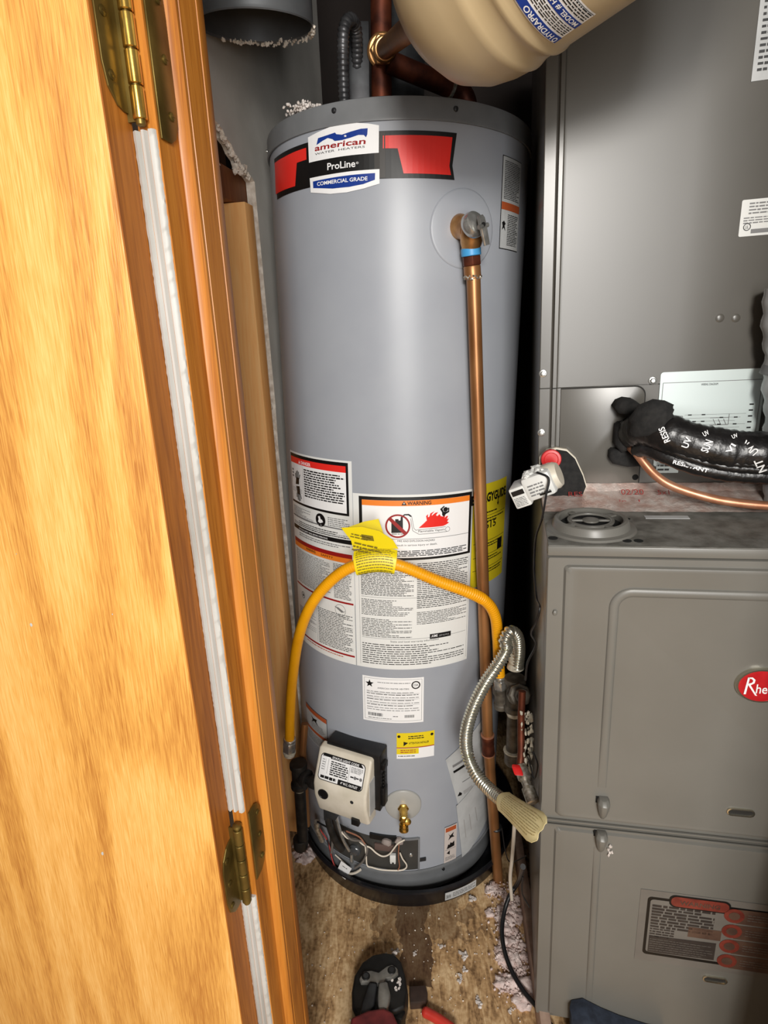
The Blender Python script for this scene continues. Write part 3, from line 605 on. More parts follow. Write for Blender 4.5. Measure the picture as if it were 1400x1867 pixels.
d = TD(); d.rect((x0, zt), (x1, zb), M['wht'], 0, px=False); d.rect(g(0, 0), g(1, .55), M['yellow'], 1, px=False); d.rect(g(0, .55), g(1, .59), M['rust'], 1, px=False); d.rect(g(0, .60), g(.58, .82), M['yellow'], 1, px=False)
for u in (.06, .93): d.disc(g(u, .13), .003, M['ink'], 2)
d.fine(g(.3, .10), g(.74, .25), 2, M['ink'], 2, px=False, ragged=.1); d.text('ATTENTION INSTALLER', g(.32, .43), g(.85, .43), .0045, M['ink'], 2, .015, px=False); d.poly([g(.18, .33), g(.3, .38), g(.18, .50)], M['ink'], 2)
d.fine(g(.1, .63), g(.5, .78), 2, M['rust'], 2, px=False); d.fine(g(.04, .86), g(.58, .93), 1, M['grey'], 2, px=False)
d.build('notice_sticker', WH, 'small yellow and white sticker')
# small orange-banded label at lower left
a = Kt(264, 292); b = Kt(392, 520); x0, x1 = a[0], b[0]; zt = Kt(385, 375)[1]; zb = zt-.082
d = TD(); d.rect((x0-.001, zt+.001), (x1+.001, zb), M['ink'], 0, px=False); d.rect((x0, zt), (x1, zb), M['paper2'], 1, px=False); d.rect(g(0, 0), g(1, .12), M['rust'], 2, px=False); d.rect(g(0, .58), g(1, .66), M['rust'], 2, px=False)
d.fine(g(.3, .34), g(.95, .55), 6, M['grey'], 2, px=False); d.poly([g(.3, .2), g(.42, .24), g(.6, .2), g(.56, .28), g(.66, .36), g(.46, .3), g(.34, .38), g(.38, .28)], M['ink'], 2); d.fine(g(.1, .7), g(.9, .95), 7, M['grey'], 2, px=False)
d.build('caution_label', WH, 'small white label with orange bands beside the gas control')
# lower right: paper pouch with two sheets and the small pictogram label
cb = crop(740, 1380, 200/1245); Kb = lambda x, y: tinv(*cb(x, y))
d = TD(); d.off = lambda L: .0022+.0004*L
d.poly([Kb(445, 25), (Kb(445, 25)[0]+.13, Kb(445, 25)[1]+.075), (Kb(445, 25)[0]+.15, Kb(445, 25)[1]-.05), Kb(590, 560)], M['paper2'], 0)
d.poly([Kb(520, 90), Kb(650, 10), Kb(660, 30), Kb(525, 115)], M['grey'], 1); d.poly([Kb(528, 155), Kb(682, 52), Kb(690, 78), Kb(536, 178)], M['ink'], 1)
d.poly([Kb(630, 275), Kb(755, 190), Kb(757, 197), Kb(633, 282)], M['grey'], 1); d.poly([Kb(578, 440), Kb(600, 390), Kb(628, 402), Kb(622, 425)], M['ink'], 1)
d.poly([Kb(640, 380), Kb(740, 310), Kb(755, 340), Kb(650, 415)], mat('print_pale', (160, 160, 160), .6), 1)
d.build('manual_sheet', WH, 'grey paper sheet tucked in the pouch, tilted')
d = TD(); d.off = lambda L: .0036+.0004*L
t0 = Kb(560, 545); d.poly([t0, (t0[0]+.135, t0[1]+.075), (t0[0]+.165, t0[1]-.075), (Kb(625, 1125)[0]+.02, Kb(625, 1125)[1]+.004), Kb(625, 1125)], M['paper2'], 0)
for (x, y, l) in ((640, 700, 200), (700, 640, 170), (765, 560, 150)): d.poly([Kb(x, y), Kb(x+8, y-4), Kb(x+30, y+l), Kb(x+22, y+l+4)], mat('pouch_streak', (160, 158, 156), .6), 1)  # slightly darker grey streaks down the pouch
d.build('manual_pouch', WH, 'translucent grey document pouch, lower right')
d = TD(); a = Kb(437, 790); b = Kb(572, 750); x0 = Kb(430, 900)[0]; x1 = x0+.030; zt = Kb(500, 770)[1]; zb = Kb(500, 1165)[1]; d.off = lambda L: .003+.0003*L
d.rect((x0, zt), (x1, zb), M['paper_pink'], 0, px=False); d.rect(g(.08, .03), g(.92, .14), M['rust'], 1, px=False)
d.poly([g(.3, .2), g(.45, .27), g(.75, .2), g(.66, .28), g(.8, .34), g(.55, .33), g(.3, .38), g(.42, .29)], M['ink'], 1); d.poly([g(.2, .62), g(.3, .5), g(.42, .52), g(.5, .46), g(.62, .5), g(.8, .46), g(.82, .6)], M['ink'], 1)
d.rect(g(.08, .64), g(.92, .65), M['grey'], 1, px=False); d.poly([g(.2, .74), g(.45, .68), g(.45, .8)], M['ink'], 1); d.fine(g(.1, .84), g(.9, .95), 3, M['grey'], 1, px=False)
d.build('pictogram_label', WH, 'small white pictogram label with an orange top band')

# relief port escutcheon, drain escutcheon
def bowl(name, px, rad, hgt, m):
    s_, z_ = tinv(*px); loops = []
    for (r, o) in ((rad, .0006), (rad*.985, hgt*.7), (rad*.94, hgt), (rad*.5, hgt*.9), (rad*.1, hgt*.8)):
        loops.append([tmap(s_+r*math.cos(2*math.pi*k/48), z_+r*math.sin(2*math.pi*k/48), o) for k in range(48)])
    mb = MB(); mb.loft(loops, 0); return mb.build(name, m, WH, angle=50), s_, z_
bowl('port_cover', (846, 418), .0565, .0022, M['tank'])
o_, s_, z_ = bowl('drain_cover', (735, 1467), .037, .004, mat('cover_grey', (168, 167, 162), .35))
# brass drain valve
n_ = (tmap(s_, z_, 1)-tmap(s_, z_)); t_ = Vector((math.cos(s_/TR), math.sin(s_/TR), 0)); b_ = tmap(s_, z_-.006)
dvv = thing('drain_valve', b_, 'small brass drain valve low on the front of the grey water heater', 'valve')
mb = MB(); mb.lathe(b_, n_, [(.011, 0), (.0115, .006), (.0085, .007), (.0085, .026), (.0095, .027), (.0095, .034), (.006, .036)], 6); mb.build('valve_body', M['brass_new'], dvv, bevel=.0006)
mb = MB(); o2 = b_+n_*.026; dn = (n_*.35-UP).normalized(); mb.lathe(o2, dn, [(.0075, -.006), (.0075, .012), (.0092, .013), (.0092, .018), (.0085, .020), (.0095, .021), (.0095, .026), (.0085, .0275), (.0062, .0275), (.0062, .015)], 24, caps=(True, True)); sp = mb.build('spout', M['brass_new'], dvv)
mb = MB(); mb.lathe(o2+dn*.0262, dn, [(.006, 0), (.006, .0014)], 20); mb.build('spout_opening', M['hole'], dvv)
mb = MB(); o3 = b_+n_*.030+t_*.004; mb.lathe(o3, (n_+UP*.4+t_*.3), [(.004, 0), (.004, .010), (.006, .011), (.006, .016), (.002, .017)], 14); mb.build('stem', M['brass_new'], dvv)

# gas control valve
th = R_(-24); gn = Vector((math.sin(th), -math.cos(th), 0)); gt = Vector((math.cos(th), math.sin(th), 0))
GC = frame((TC.x, TC.y, ZC), gt, gn, UP)
mb = MB()
wl, wr = -.058, .056
for (lo, hi, prof) in ((wl, wr, [(.255, -.757), (.270, -.760), (.2985, -.818), (.3005, -.824), (.2995, -.852), (.286, -.897), (.255, -.900)]),):
    loops = []
    for xx, ins in ((lo, .004), (lo+.004, .0), (hi-.004, 0), (hi, .004)):
        c = (.272, -.83); L_ = [GC(xx, c[0]+(r-c[0])*(1-ins/.05), c[1]+(zz-c[1])*(1-ins/.07)) for r, zz in prof]; loops.append(L_)
    mb.loft(loops, 0)
gv = mb.build('gas_control', M['cream'], WH, 'cream plastic gas control box with a black and white code label', bevel=.004, seg=3, sharp=25)
mb = MB(); mb.box(GC, wl+.012, wr+.012, .226, .262, -.880, -.752); mb.box(GC, wr+.008, wr+.018, .236, .254, -.79, -.775); mb.box(GC, wr+.008, wr+.018, .238, .256, -.872, -.83)
for k in range(5): mb.box(GC, wr+.011, wr+.016, .24, .252, -.80-.008*k, -.804-.008*k)
mb.build('back_housing', M['black'], gv, 'black ribbed back half', bevel=.003)
f0 = GC(0, .270, -.760); f1 = GC(0, .2985, -.818); fd = (f1-f0).normalized(); fnorm = gt.cross(fd); fnorm = fnorm if fnorm.dot(gn) > 0 else -fnorm
FL = (f1-f0).length
def fm(s, zz, off=0): return f0 + gt*s + fd*(-zz) + fnorm*(off)
d = Decal(fm); d.off = lambda L: .0006+.0003*L
def rr(x0, x1, y0, y1, r, n=5):
    out = []
    for cx, cy, a in ((x1-r, y1-r, 0), (x0+r, y1-r, 90), (x0+r, y0+r, 180), (x1-r, y0+r, 270)):
        for k in range(n+1): t = R_(a+90*k/n); out.append((cx+r*math.cos(t), cy+r*math.sin(t)))
    return out
X0, X1, Y0, Y1 = -.050, .046, -.060, -.010
d.poly(rr(X0, X1, Y0, Y1, .008), M['ink'], 0); d.poly(rr(X0+.0015, X1-.0015, Y0+.0015, Y1-.0015, .007), M['wht'], 1)
d.poly([(X0+.006, Y1-.001), (X0+.022, Y1-.001), (X0+.022, Y1-.0055), (X0+.004, Y1-.0055)], M['ink'], 2)
d.poly([(X0+.022, Y1-.001), (X1-.010, Y1-.001), (X1-.004, Y1-.0075), (X0+.022, Y1-.0075)], M['ink'], 2); d.text('STATUS LIGHT CODE', (X0+.025, Y1-.0062), (X1-.014, Y1-.0062), .0042, M['wht'], 3, .02, px=False)
d.fine((X0+.024, Y1-.010), (X0+.062, Y0+.013), 7, M['ink'], 2, px=False, fill=.6, word=.007); d.fine((X0+.005, Y1-.010), (X0+.012, Y0+.018), 5, M['grey'], 2, px=False, fill=.3); d.rect((X0+.018, Y1-.009), (X0+.0186, Y0+.014), M['grey'], 2, px=False); d.rect((X0+.012, Y1-.009), (X0+.0124, Y0+.018), M['grey'], 2, px=False)
d.rect((X0+.064, Y1-.009), (X0+.0646, Y0+.010), M['grey'], 2, px=False); d.fine((X0+.067, Y1-.010), (X1-.004, Y1-.021), 5, M['grey'], 2, px=False)
d.fine((X0+.068, Y1-.026), (X1-.006, Y1-.031), 1, M['ink'], 2, px=False); d.disc((X0+.078, Y1-.0285), .003, M['grey'], 3); d.disc((X0+.090, Y1-.0285), .003, M['grey'], 3)
d.fine((X0+.006, Y0+.011), (X0+.04, Y0+.004), 1, M['ink'], 2, px=False, fill=.8); d.poly([(X0+.044, Y0+.0105), (X1-.002, Y0+.0105), (X1-.003, Y0+.004), (X1-.008, Y0+.001), (X0+.044, Y0+.001)], M['ink'], 2); d.text('4" W.C. OUTLET', (X0+.050, Y0+.0035), (X1-.010, Y0+.0035), .0044, M['wht'], 3, .02, px=False)
d.build('code_label', gv, 'black and white status light label')
mb = MB(); mb.lathe(GC(-.036, .3005, -.843), gn, [(.011, -.006), (.011, .0010), (.009, .0014), (.0085, .0008), (.002, .0009)], 24); mb.build('dial', M['black'], gv)
mb = MB(); mb.lathe(GC(.026, .2995, -.840), gn, [(.0035, 0), (.0035, .0012), (.002, .0014)], 14); mb.build('screw', M['galv'], gv)
mb = MB(); mb.box(GC, .020, .036, .284, .2945, -.900, -.886); mb.build('connector', M['black'], gv, bevel=.001)
mb = MB(); mb.box(GC, -.046, -.020, .25, .286, -.915, -.862); mb.box(GC, -.050, -.044, .25, .28, -.93, -.88); mb.build('bracket', M['galv'], gv, bevel=.001)
# side sticker
mb = MB(); mb.box(GC, wr-.0006, wr+.0008, .262, .285, -.875, -.80); mb.build('side_sticker', M['paper2'], gv)
# black manifold tube from the control down to the burner
mb = MB(); mb.tube(smooth([GC(-.050, .262, -.885), GC(-.050, .262, -.95), GC(-.040, .255, -1.0), GC(-.03, .245, -1.03)]), .007, 12); mb.build('burner_tube', M['iron'], WH)
mb = MB(); mb.tube(smooth([GC(-.030, .27, -.885), GC(-.026, .268, -.93), GC(-.018, .262, -.98), GC(-.010, .25, -1.02)]), .003, 8); mb.build('pilot_tube', M['steel'], WH)
# burner access cover: pressed plate with frame, sight glass and small parts
def tbox(mb, s0, s1, z0, z1, o0, o1, n=10, m=0):
    fr = []
    for k in range(n+1):
        s = s0+(s1-s0)*k/n; fr.append([tmap(s, z0, o0), tmap(s, z0, o1), tmap(s, z1, o1), tmap(s, z1, o0)])
    mb.loft(fr, m)
K6 = lambda x, y: tinv(530+x*250/1400, 1480+y*200/1120)
px0 = K6(1300, 400)[0]; pz0 = z(-1.066); pz1 = K6(1300, 270)[1]; pl = px0-.205
mb = MB(); tbox(mb, pl, px0, pz0, pz1, -.001, .0015, 20); ac = mb.build('burner_cover', mat('cover_dark', (74, 73, 70), .38, .2, (66, 65, 62), 20), WH, 'dark pressed access plate near the base')
mb = MB(); tbox(mb, px0-.001, px0+.003, pz0, pz1+.003, .0, .004, 2); tbox(mb, px0-.045, px0, pz1, pz1+.004, 0, .004, 6); mb.build('cover_rim', M['tank_lip'], ac)
mb = MB(); tbox(mb, px0-.100, px0-.045, pz1-.002, pz1+.010, 0, .005, 8); mb.build('flange_gasket', M['black'], ac)
mb = MB(); tbox(mb, px0-.09, px0-.046, pz1-.028, pz1-.012, .001, .006, 8); mb.build('flange', mat('brownish', (96, 78, 72), .5), ac, bevel=.001)
s2, z2 = K6(1225, 435); screw_at(tmap(s2, z2, .0015), tmap(s2, z2, 1)-tmap(s2, z2), .0035, M['steel'], ac)
s2, z2 = K6(1045, 440); mb = MB(); tbox(mb, s2-.006, s2+.006, z2-.010, z2+.008, .002, .010, 4); tbox(mb, s2-.0055, s2-.002, z2-.016, z2-.010, .003, .008, 2); tbox(mb, s2+.002, s2+.0055, z2-.016, z2-.010, .003, .008, 2); mb.build('sensor_plug', M['white'], ac, 'white plastic sensor plug', bevel=.001)
s2, z2 = K6(1340, 480); mb = MB(); tbox(mb, s2-.006, s2+.008, z2-.004, z2+.004, .0005, .003, 3); mb.build('latch_tab', M['galv'], ac)
s2, z2 = K6(665, 375); mb = MB(); n2 = tmap(s2, z2, 1)-tmap(s2, z2); mb.lathe(tmap(s2, z2), n2, [(.013, 0), (.013, .006), (.010, .008), (.009, .010), (.0, .0115)], 24); mb.build('sight_glass', M['glass'], ac, 'round glass sight port')
s2, z2 = K6(632, 455); mb = MB(); mb.lathe(tmap(s2, z2, .004), UP, [(.004, -.012), (.005, -.004), (.0035, 0), (.0035, .010)], 12); mb.build('spark_plug', M['steel'], ac)
s2, z2 = K6(985, 280); mb = MB(); mb.blob(tmap(s2, z2, .006), .009, 0, sc=(1.2, 1, .9), rough=.15, sub=2); s2, z2 = K6(1105, 275); mb.blob(tmap(s2, z2, .006), .008, 0, sc=(1.1, 1, 1), rough=.2, sub=2); mb.build('sealant', mat('sealant', (150, 138, 132), .8), ac, kind='stuff')
# wires under the control
def twire(pts, r, m, name, lab=None, off=.012):
    P = [tmap(*K6(*p[:2]), p[2] if len(p) > 2 else off) for p in pts]; mb = MB(); mb.tube(smooth(P, 6), r, 8); return mb.build(name, m, WH, lab)
twire([(610, 80, .035), (650, 160, .03), (700, 240), (760, 290), (830, 320), (890, 375), (950, 405), (1010, 385), (1060, 320), (1100, 270), (1160, 238)], .0016, M['wirew'], 'wire', 'white wire')
twire([(625, 80, .035), (680, 180, .028), (740, 255), (790, 300), (800, 350), (770, 440), (720, 500), (680, 530)], .0022, M['wireg'], 'wire', 'grey wire')
twire([(640, 90, .03), (720, 210), (780, 285)], .0016, M['wireb'], 'wire', 'brown wire')
twire([(780, 300), (790, 400), (800, 500), (850, 520), (940, 542), (1100, 548), (1165, 530), (1178, 490), (1140, 430), (1115, 370)], .0015, M['wirew'], 'wire', 'white wire')
twire([(1105, 280), (1100, 400), (1110, 500), (1095, 545)], .0013, M['wireb'], 'wire', 'brown wire')
twire([(380, 20, .03), (440, 60, .028), (490, 90, .026)], .0018, M['wirek'], 'wire', 'black wire')
twire([(510, 40, .03), (500, 160, .02), (465, 280), (455, 380)], .0028, M['wireg'], 'wire', 'grey wire')
twire([(370, 30, .03), (385, 130, .022), (405, 240), (440, 340), (455, 420), (480, 500), (520, 555)], .0015, mat('wire_red', (170, 60, 54), .5), 'wire', 'red wire')
twire([(410, 250), (440, 350), (450, 420)], .0016, M['wirek'], 'wire', 'black wire')
twire([(735, 545), (690, 575), (640, 588), (610, 580)], .0026, M['wirew'], 'wire', 'white wire')
twire([(490, 400), (545, 450), (590, 490)], .0012, M['wirew'], 'wire', 'white wire')
P4 = [tmap(*K6(*p), .016) for p in ((560, 445), (660, 520), (600, 632), (515, 560))]
mb = MB(); nn = (P4[1]-P4[0]).cross(P4[3]-P4[0]).normalized(); nn = nn if nn.y < 0 else -nn
mb.loft([P4, [p+nn*.0006 for p in P4]]); wt = mb.build('wire_tag', M['wht'], WH, 'white square paper tag on the wires')
ee = (P4[1]-P4[0]); ff = (P4[3]-P4[0]); d = Decal(lambda s, zz, off: P4[0]+nn*(.0006+off)+ee*s+ff*zz); d.off = lambda L: .0004
d.fine((.25, .2), (.8, .85), 6, M['ink'], 0, px=False, word=.3, fill=.7); d.build('tag_print', wt)
# foil wrapped lead
twire([(375, 20, .03), (372, 90, .028), (380, 160, .024), (395, 240, .02)], .006, M['solder'], 'foil_sleeve')

# ---- drain pan
PC = Vector((TC.x+.018, TC.y, 0))
mb = MB(); mb.lathe(PC, UP, [(.247, .0), (.251, .004), (.256, .046), (.262, .050), (.266, .053), (.265, .057), (.259, .057), (.255, .053), (.249, .0145), (.0, .0145)], 140, caps=(True, False))
pan = mb.build('drain_pan', M['pan'], label='round black plastic drain pan under the grey water heater', cat='drain pan', angle=40)
d = Decal(lambda s, zz, off: Vector((PC.x+(.2535+off)*math.sin(s), PC.y-(.2535+off)*math.cos(s), zz))); d.off = lambda L: .003+.0004*L
A0 = math.asin((atZ(812, 1640, .03).x-PC.x)/.254); 
for k in range(10): d.poly([(A0+.03*k, .014), (A0+.03*(k+1), .014), (A0+.03*(k+1), .034), (A0+.03*k, .034)], M['paper2'], 0)
d.text('DRAIN PAN', (A0+.01, .018), (A0+.05, .018), .010, M['ink'], 1, px=False); d.fine((A0+.07, .030), (A0+.29, .018), 3, M['grey'], 1, px=False, word=.03)
d.build('pan_sticker', pan, 'pale worn sticker on the outer wall')
mb = MB(); fs = frame((PC.x, PC.y, 0), (1, 0, 0), (0, 1, 0), UP)
q = atZ(715, 1619, .016); mb.box(WORLD, q.x-.013, q.x+.013, q.y-.004, q.y+.004, .0145, .017); mb.build('pale_strip', M['paper2'], pan, bevel=.0004)

# ================================================================== furnace
FW, FD, FH = .4445, .70, .862
FU = thing('furnace', F0-fz*.868+fx*.22+fy*.3, 'grey steel gas furnace cabinet with a round red badge on its upper door', 'furnace')
mb = MB(); mb.box(FR, 0, FW, .018, FD, -FH, 0); mb.box(FR, 0, FW, 0, .02, -.013, 0); cab = mb.build('cabinet', [M['frn']], FU, bevel=.0015)
mb = MB(); mb.box(FR, .001, FW-.001, .001, FD-.001, .0002, .0008); mb.build('top_panel', M['frn_top'], cab)
def loopr(u0, u1, w0, w1, r, v, n=6):
    return [FR(a, v, b) for a, b in rr(u0, u1, w0, w1, max(r, .0004), n)]
def door_panel(name, u0, u1, w0, w1, nest, lab=None):
    # nest: (inset left, right, bottom, top, corner radius, depth v); depth below 0 is towards the room
    mb = MB(); loops = [loopr(u0, u1, w0, w1, .003, .017)]
    for l, r, b, t, rad, v in nest: loops.append(loopr(u0+l, u1-r, w0+b, w1-t, rad, v))
    mb.loft(loops, 0); return mb.build(name, M['frn'], FU, lab, angle=50)
WS = (fuw(1016.6, 1494)[1]+fuw(1396, 1541)[1])/2      # seam between the two doors
ud = door_panel('upper_door', .0, FW, WS+.003, -.0145, [(0, 0, 0, 0, .003, .002), (.001, .001, .001, .001, .003, .0), (.020, .020, .010, .010, .006, .0), (.0225, .0225, .0115, .0115, .006, -.0042), (.028, .028, .013, .0145, .008, -.0050), (.031, .031, .015, .017, .008, -.0042)])
# pressed bead of the inner panel: an inverted U that stops above the latch
def bead(parent, pts, r=.0062, hgt=.0034, name='pressed_bead', v0=-.0042):
    P = [FR(u, v0, w) for u, w in pts]; mb = MB(); loops = []
    for i, p in enumerate(P):
        t = (P[min(i+1, len(P)-1)]-P[max(i-1, 0)]).normalized(); s_ = t.cross(fy).normalized()
        e = min(1, i/3, (len(P)-1-i)/3) if len(P) > 8 else 1; e = max(e, .05)
        loops.append([p + s_*(r*math.cos(a)) - fy*(hgt*e*max(math.sin(a), 0)) + fy*(.0006 if math.sin(a) < .01 else 0) for a in [math.pi*k/8 for k in range(9)]])
    mb.loft(loops, 0, closed=False, caps=(True, True)); return mb.build(name, M['frn'], parent, angle=60)
gu, gw = fuw(1121, 1079, -.004)
ub = fuw(1103, 1436, -.004)[1]
arc = [(gu+.022*(1-math.sin(R_(a))), gw-.022*(1-math.cos(R_(a)))) for a in range(90, -1, -15)]
pts = [(gu, ub+(gw-.022-ub)*k/12) for k in range(12)] + [(gu+.022-.022*math.cos(R_(a)), gw-.022+.022*math.sin(R_(a))) for a in range(0, 91, 10)] + [(gu+.022+(FW-2*gu-.044)*k/8, gw) for k in range(1, 9)]
pts += [(FW-gu-.022+.022*math.sin(R_(a)), gw-.022+.022*math.cos(R_(a))) for a in range(10, 91, 10)] + [(FW-gu, gw-.022-(gw-.022-ub)*k/12) for k in range(1, 13)]
bead(ud, pts)
ld = door_panel('lower_door', .0, FW, -FH+.004, WS-.003, [(0, 0, 0, 0, .003, .002), (.001, .001, .001, .001, .003, .0), (.020, .020, .006, .008, .006, .0), (.0225, .0225, .0075, .010, .006, -.0038), (.028, .028, .009, .012, .008, -.0042)])
u0, w0 = fuw(1089, 1545, -.004); u1, w1 = fuw(1073, 1825, -.004)
bead(ld, [(u0+(u1-u0)*k/14, w0+(w1-w0)*k/14) for k in range(15)], .0055); bead(ld, [(FW-u0-(u1-u0)*k/14, w0+(w1-w0)*k/14) for k in range(15)], .0055)
mb = MB(); mb.box(FR, .002, FW-.002, .006, .017, WS-.004, WS+.004); mb.build('door_gap', M['seam'], FU)
mb = MB(); mb.box(FR, .0, FW, -.0045, -.001, WS+.0032, WS+.0058); mb.box(FR, .0, FW, -.004, -.001, WS-.0062, WS-.0032); mb.build('door_flange', M['frn'], FU, bevel=.0005)
# latch clips
def clip_(px, py, h, flip, par):
    u, w = fuw(px, py, -.01); mb = MB(); L_ = []
    for t, wd, dp in ((0, .0058, .012), (.15, .0086, .018), (.45, .0076, .016), (.8, .0052, .012), (1, .0036, .007)):
        w_ = w - h*t; L_.append([FR(u+a*wd, -.003-b*dp, w_) for a, b in ((-1, 0), (-.95, .7), (-.4, 1), (.4, 1), (.95, .7), (1, 0))])
    mb.loft(L_); k = mb.build('latch_clip', M['steel' if False else 'frn'], par, bevel=.001)
    mb = MB(); mb.box(FR, u-.010, u+.006, -.0052, -.003, w-.012, w-.001); mb.build('clip_slot', M['hole'], par); return k
clip_(1101, 1457, .036, 0, ud); clip_(1097, 1519, .036, 0, ld)
u, w = fuw(1112, 1550, -.006); mb = MB()
for k in range(7): mb.blob(FR(u+random.uniform(-.003, .003), -.006, w+random.uniform(-.010, .008)), .0025, 0, rough=.4)
mb.build('lint', M['fluff_w'], ld, kind='stuff')
def slot(px, py, hw, hh, par):
    u, w = fuw(px, py, -.005)
    mb = MB(); lo = [[FR(u+a, v, w+b) for a, b in rr(-x, x, -y, y, min(x, y)*.98, 7)] for x, y, v in ((hw, hh, -.0035), (hw, hh, -.0065), (hw-.0016, hh-.0016, -.0068), (hw-.0022, hh-.0022, -.0045))]
    mb.loft(lo, caps=(False, False)); s_ = mb.build('finger_slot', M['chrome'], par, 'chrome-rimmed oval finger slot')
    mb = MB(); mb.loft([[FR(u+a, v, w+b) for a, b in rr(-hw+.002, hw-.002, -hh+.002, hh-.002, hh-.0025, 7)] for v in (-.0046, -.0043)]); mb.build('slot_opening', M['seam'], s_)
slot(1350, 1481, .0172, .0062, ud); slot(1303, 1786, .0172, .0062, ld)
# badge
bu, bw = fuw(1387, 1249, -.006); br, bh = .0285, .0235
mb = MB(); el = lambda k, v, n=48: [FR(bu+br*k*math.cos(2*math.pi*i/n), v, bw+bh*k*math.sin(2*math.pi*i/n)) for i in range(n)]
mb.loft([el(1.04, -.004), el(1.04, -.007), el(1.0, -.0092), el(.93, -.0092), el(.91, -.008)], caps=(True, True)); bd = mb.build('badge', M['chrome'], ud, 'oval red badge with a silver rim')
mb = MB(); mb.loft([el(.92, -.0079), el(.92, -.0088), el(.6, -.0094)]); mb.build('badge_face', mat('badge_red', (190, 36, 40), .22, 0, (176, 28, 34), 60), bd)
d = Decal(lambda s, zz, off: FR(bu+s, -.0096-off, bw+zz)); d.off = lambda L: .0004
d.poly([(-.0195, -.012), (-.0170, -.012), (-.0150, .0125), (-.0172, .0125)], M['wht'], 0)
d.poly([(-.0172, .0125), (-.0120, .0128), (-.0085, .0095), (-.0090, .0045), (-.0130, .0015), (-.0040, -.0135), (-.0064, -.0130), (-.0160, .0018), (-.0158, .0035), (-.0120, .0050), (-.0108, .0078), (-.0128, .0106), (-.0168, .0108)], M['wht'], 0)
d.text('heem', (-.0062, -.0095), (.0235, -.0095), .0135, M['wht'], 0, .01, px=False); d.build('badge_lettering', bd)
# service label on the lower door
u0, w0 = fuw(1170, 1621, -.005); u1, w1 = fuw(1157, 1748, -.005); u0 = (u0+u1)/2-.001
d = Decal(lambda s, zz, off: FR(s, -.0042-off, zz)); U1 = u0+.235; gx = lambda u, v: (u0+(U1-u0)*u, w0+(w1-w0)*v)
lab_grey = mat('label_film', (112, 108, 102), .4, 0, (104, 100, 95), 20); lab_brown = mat('label_brown', (92, 70, 58), .45, 0, (74, 54, 46), 40); lab_red = mat('label_faded_red', (128, 56, 44), .45, 0, (100, 40, 32), 50); lab_dk = mat('label_charcoal', (56, 50, 46), .5, 0, (46, 40, 38), 60)
d.poly([gx(0, 0), gx(1, 0), gx(1, 1), gx(0, 1)], lab_grey, 0)
d.poly(rr(gx(.045, 0)[0], gx(.96, 0)[0], gx(0, .90)[1], gx(0, .085)[1], .006), M['ink'], 1); d.poly(rr(gx(.062, 0)[0], gx(.97, 0)[0], gx(0, .86)[1], gx(0, .115)[1], .005), lab_grey, 2)
d.poly(rr(gx(.17, 0)[0], gx(.52, 0)[0], gx(0, .18)[1], gx(0, .02)[1], .0085), M['dred'] if False else M['ink'], 3); d.poly(rr(gx(.18, 0)[0], gx(.51, 0)[0], gx(0, .165)[1], gx(0, .035)[1], .008), lab_red, 4); d.text('WARNING', gx(.23, .13), gx(.46, .13), .008, lab_brown, 5, .02, px=False)
d.fine(gx(.075, .17), gx(.44, .50), 8, lab_dk, 3, px=False, fill=.75, ragged=.3, word=.012); d.fine(gx(.075, .50), gx(.22, .64), 4, lab_dk, 3, px=False, fill=.6)
d.poly([gx(.075, .62), gx(.47, .60), gx(.47, .84), gx(.075, .855)], lab_dk, 3); d.fine(gx(.08, .65), gx(.46, .84), 6, lab_grey, 4, px=False, fill=.18)
d.poly([gx(.30, .42), gx(.49, .42), gx(.49, .56), gx(.30, .56)], lab_brown, 3)
for k in range(4):
    v0 = .10+.21*k; q = gx(.545, v0+.09)
    d.poly([gx(.56, v0), gx(.965, v0-.01), gx(.965, v0+.19), gx(.56, v0+.19)], lab_brown, 3); d.disc(q, .0135, lab_red, 4); d.disc(q, .0075, lab_brown, 5); d.fine(gx(.62, v0+.05), gx(.94, v0+.15), 3, lab_grey, 4, px=False, fill=.2)
d.build('service_label', ld, 'worn grey and brown warning label with four red bullets')
# dents and dabs on the doors
for (x, y, par) in ((1012, 1118, ud), (1083, 1178, ud)):
    u, w = fuw(x, y, -.003); mb = MB(); mb.blob(FR(u, -.002, w), .004, 0, sc=(.8, .45, 1.0), rough=.1, sub=2); mb.build('dent', M['frn'], par)
# round vent collar on the top
cu, cv = ftop(1076, 963); CT = FR(cu, cv, .0008)
mb = MB(); mb.lathe(CT, fz, [(.058, 0), (.056, .0025), (.050, .004), (.048, .011), (.0465, .0135), (.043, .0145), (.0405, .0130), (.0405, .004)], 48, caps=(False, False)); vc = mb.build('vent_collar', M['frn'], FU, 'round pressed collar with slotted knockout')
mb = MB(); mb.lathe(CT+fz*.0035, fz, [(.0405, 0), (.0405, .0008)], 40); mb.build('collar_opening', M['hole'], vc)
mb = MB(); mb.lathe(CT+fz*.0095, fz, [(.030, 0), (.030, .0025), (.0245, .0025), (.0245, 0)], 40, caps=(False, False)); mb.lathe(CT+fz*.0095, fz, [(.011, 0), (.011, .0022), (.0, .0026)], 24)
for a in (35, 125, 215, 305):
    c, s_ = math.cos(R_(a)), math.sin(R_(a)); f_ = frame(CT, fx*c+fy*s_, fy*c-fx*s_, fz); mb.box(f_, .029, .0415, -.0045, .0045, .0093, .0118)
for a in (0, 180): f_ = frame(CT, fx*math.cos(R_(a)), fy, fz); mb.box(f_, .010, .026, -.003, .003, .0093, .0115)
mb.build('knockout_ring', M['frn'], vc, bevel=.0006)
